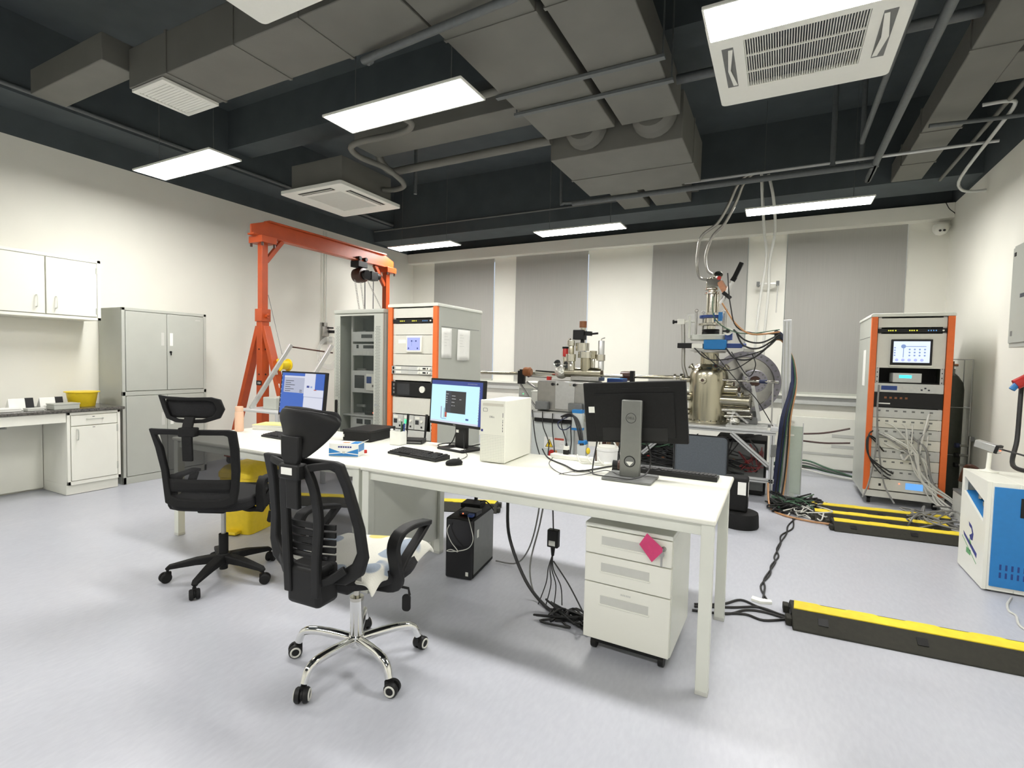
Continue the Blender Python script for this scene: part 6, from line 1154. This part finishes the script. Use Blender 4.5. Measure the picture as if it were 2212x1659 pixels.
c = GY(2048, 495, 7.9); t = thing('security_camera', 'small white camera in the upper back right corner', 'camera', (XR-.12, 7.86, c.z)); O('mount', box(-.02, .11, .1, .18, .03, .06), 'white', t, bev=.004); O('dome', B().lathe((0, .05, .06), (0, 0, -1), [(.075, 0), (.08, .02), (.075, .07), (.05, .11), (.01, .125)], 20), 'white', t)
for x in (-.02, .02): O('lens', B().cyl((x-.0, -.02, -.02), (x-.0, -.032, -.024), .013, n=12), 'black_gloss', t)
cable('camera_cable', 'black flexible conduit bending down to the corner camera', [GY(2042, 438, 7.9), GY(2050, 452, 7.9), GY(2062, 462, 7.9), GY(2071, 478, 7.9)], .022, 'cable_black', n=8)
t = thing('wall_board', 'white panel with small slots on the wall below the window sill', 'panel', GY(1780, 935, 7.98)); O('board', box(-.55, .50, .0, .05, -.48, .20), 'white', t, bev=.004)
for z in (-.03, -.17): O('slot', box(.09, .34, -.004, .001, z-.02, z+.02), 'recess', t)
O('board_rail', box(-.55, .50, -.004, .001, -.30, -.27), 'recess', t)
for k, (p, q) in enumerate((((1722, 937), (1836, 926)), ((1725, 951), (1836, 957)))): cable('wall_cable', '%s dark cable running across the wall board to the rack' % ('upper', 'lower')[k], [GY(*p, 7.3), GY((p[0]+q[0])/2, (p[1]+q[1])/2+(3 if k else 4), 7.3), GY(*q, 7.2)], .012, 'brown_dark')
# ================================================================= rubber cable ramps
def ramp(label, loc, rz, L, x0=0., hw_=.125, h_=.07):
    t = thing('cable_ramp', label, 'cable ramp', loc, rz, 'rubber floor cable ramps')
    O('rubber_body', B().prism([(-hw_, 0), (hw_, 0), (hw_, .008), (.058, h_), (-.058, h_), (-hw_, .008)], (0, 0, 0), (0, 1, 0), (0, 0, 1), (L, 0, 0)), 'rubber', t, bev=.004)
    pl = [(0.01, -.052), (L-.01, -.052), (L-.01, .045)]; n_ = max(2, int(L/.13))
    for k in range(n_, 0, -1):
        xk = .01+(L-.02)*k/n_; xk1 = .01+(L-.02)*(k-1)/n_; e = .052 if k % 2 else .040; pl += [(xk-.01, e), (xk1+.012, e)]
    O('yellow_lid', B().prism([(x, y) for x, y in pl], (0, 0, h_-.002), (1, 0, 0), (0, 1, 0), (0, 0, .007)), 'yellow_lid', t, smooth=False)
    for k in range(max(1, int(L/.42))):
        xx = .12+.42*k
        if xx < L-.05:
            sl = lambda q: (hw_+(.058-hw_)*q+.001, .0095+(h_-.008)*q)
            for s_ in (-1, 1): O('lug_hole', B().add([(xx, s_*sl(.75)[0], sl(.75)[1]), (xx+.045, s_*sl(.75)[0], sl(.75)[1]), (xx+.045, s_*sl(.4)[0], sl(.4)[1]), (xx, s_*sl(.4)[0], sl(.4)[1])], [(0, 1, 2, 3)]), 'black', t, solid=.004, smooth=False)
    for y in (-.075, .075): O('joint_lug', box(-.03, 0, y-.03, y+.03, .004, .045), 'rubber', t, bev=.005)
    for y in (-.035, .035): O('cable_channel', box(-.004, .001, y-.025, y+.025, .008, .055), 'black', t, smooth=False)
    return t
ramp('front black rubber cable ramp with yellow lid near the desk corner', (.11, 3.16, 0), .075, 1.45, hw_=.145, h_=.078)
ramp('nearest of the three parallel yellow-lidded ramps by the right rack', (.46, 5.17, 0), .10, .98)
ramp('middle of the three parallel yellow-lidded ramps by the right rack', (.33, 5.42, 0), .10, 1.0)
ramp('farthest of the three parallel yellow-lidded ramps by the right rack', (.31, 5.70, 0), .10, 1.1)
ramp('yellow-lidded ramp on the floor seen under the desks', (-2.25, 4.08, 0), math.radians(-155.8), 2.0)
# floor leads and under-desk cables
def floorpts(pl, z=.006): return [GZ(px, py, z) for px, py in pl]
for k, off in enumerate((0, 1)):
    pts = [(1712, 1118), (1704, 1140), (1690, 1158), (1680, 1180), (1676, 1200), (1665, 1220), (1655, 1245), (1645, 1270), (1650, 1298)]
    cable('twisted_lead', '%s strand of the black twisted lead on the floor behind the desk' % ('left', 'right')[k], floorpts([(x+(random.uniform(5, 9) if (i+k) % 2 else random.uniform(-4, 1)), y+random.uniform(-5, 5)*(0 < i < 8)) for i, (x, y) in enumerate(pts)]), .006)
O('floor_tape', B().prism([(-.05, -.02), (.0, -.035), (.06, -.01), (.055, .02), (.0, .012), (-.045, .025)], GZ(1643, 1299, .001), (1, 0, 0), (0, 1, 0), (0, 0, .014)), 'tape_white', label='piece of white tape holding the leads to the floor', cat='tape')
for k, pl in enumerate(([(1500, 1305), (1560, 1305), (1600, 1296), (1640, 1312), (1700, 1332)], [(1500, 1310), (1580, 1312), (1640, 1312), (1690, 1330)], [(1495, 1318), (1570, 1326), (1610, 1318), (1650, 1322), (1700, 1337)], [(1560, 1325), (1610, 1327), (1650, 1340), (1704, 1337)])): cable('floor_cable', ('first', 'second', 'third', 'lowest')[k]+' black cable running from the desk leg to the front ramp', floorpts(pl), .007)
cable('floor_cable', 'thick black cable curving from the desk down to the floor', [V(-1.42, 2.72, .64), V(-1.42, 2.70, .5), V(-1.38, 2.66, .32), V(-1.24, 2.6, .12), V(-1.08, 2.55, .02), V(-.93, 2.5, .012), V(-.82, 2.47, .012)], .010, n=8)
for k, pts in enumerate(([V(-1.25, 2.8, .64), V(-1.27, 2.82, .45), V(-1.36, 2.9, .2), V(-1.5, 3.0, .03), V(-1.66, 3.0, .012)], [V(-1.2, 2.78, .64), V(-1.24, 2.78, .4), V(-1.28, 2.74, .15), V(-1.2, 2.65, .02), V(-1.05, 2.55, .012)], [V(-1.18, 2.8, .64), V(-1.12, 2.75, .56), V(-1.02, 2.72, .52), V(-.9, 2.72, .60), V(-.86, 2.72, .64)])): cable('desk_cable', ('grey lead dropping behind the black tower', 'second grey lead dropping under the desk', 'grey lead sagging under the desk rail')[k], pts, .005, 'cable_grey')
t = thing('power_brick', 'black power brick hanging by its cord under the right desk', 'power adapter', (-1.085, 2.62, .34)); O('brick', box(-.03, .035, -.02, .02, 0, .10), 'black', t, bev=.006); O('rating_label', box(-.018, .02, -.0215, -.0195, .012, .04), 'recess', t); O('cord', B().tube([(-.0, 0, .10), (-.02, .02, .31)], .004), 'cable_black', t); O('outlet_plug', B().cyl((.0, 0, 0), (.0, 0, -.05), .014, .008), 'black', t)
for k in range(4): O('dc_lead', B().tube(spline([(0, 0, -.04), (.01*k-.02, -.01, -.12), (-.04+.03*k, .01, -.22), (-.06+.04*k, .02*k-.05, -.325)], 5), .003), 'cable_black', t)
tangle('cable_tangle', 'coil of black cables on the floor beside the pedestal', 8, 41, (-1.12, -.80, 2.42, 2.62, 0, .05), .006, 'cable_black', 5)
cable('desk_cable', 'thin lead with red connector reaching down to the pedestal', [V(-1.08, 2.62, .26), V(-.98, 2.6, .16), V(-.88, 2.55, .06), V(-.82, 2.5, .012)], .004)
for k in range(5): cable('unit_cable', ('first', 'second', 'third', 'fourth', 'fifth')[k]+' black lead hanging over the control cabinet front', [Q(1150+22*k, 885+4*k, 5.24), Q(1153+20*k, 920, 5.22), Q(1158+19*k+8*(k % 2), 955, 5.2), Q(1168+16*k, 990, 5.0), Q(1180+18*k, 1004, 4.4)+V(0, 0, -.1)], .006)
cable('unit_cable', 'blue looped lead beside the control cabinet', [Q(1228, 900, 5.2), Q(1206, 912, 5.18), Q(1210, 926, 5.18), Q(1222, 928, 5.18), Q(1234, 920, 5.2)], .006, 'cable_blue')
for k in range(3): cable('unit_cable', ('left', 'middle', 'right')[k]+' thick black lead plugged into the lower valve box', [Q(1212+5*k, 900, 5.2), Q(1235+4*k, 895+3*k, 5.15), Q(1247+4*k, 925, 5.05), Q(1254+3*k, 962, 4.97)], .009)
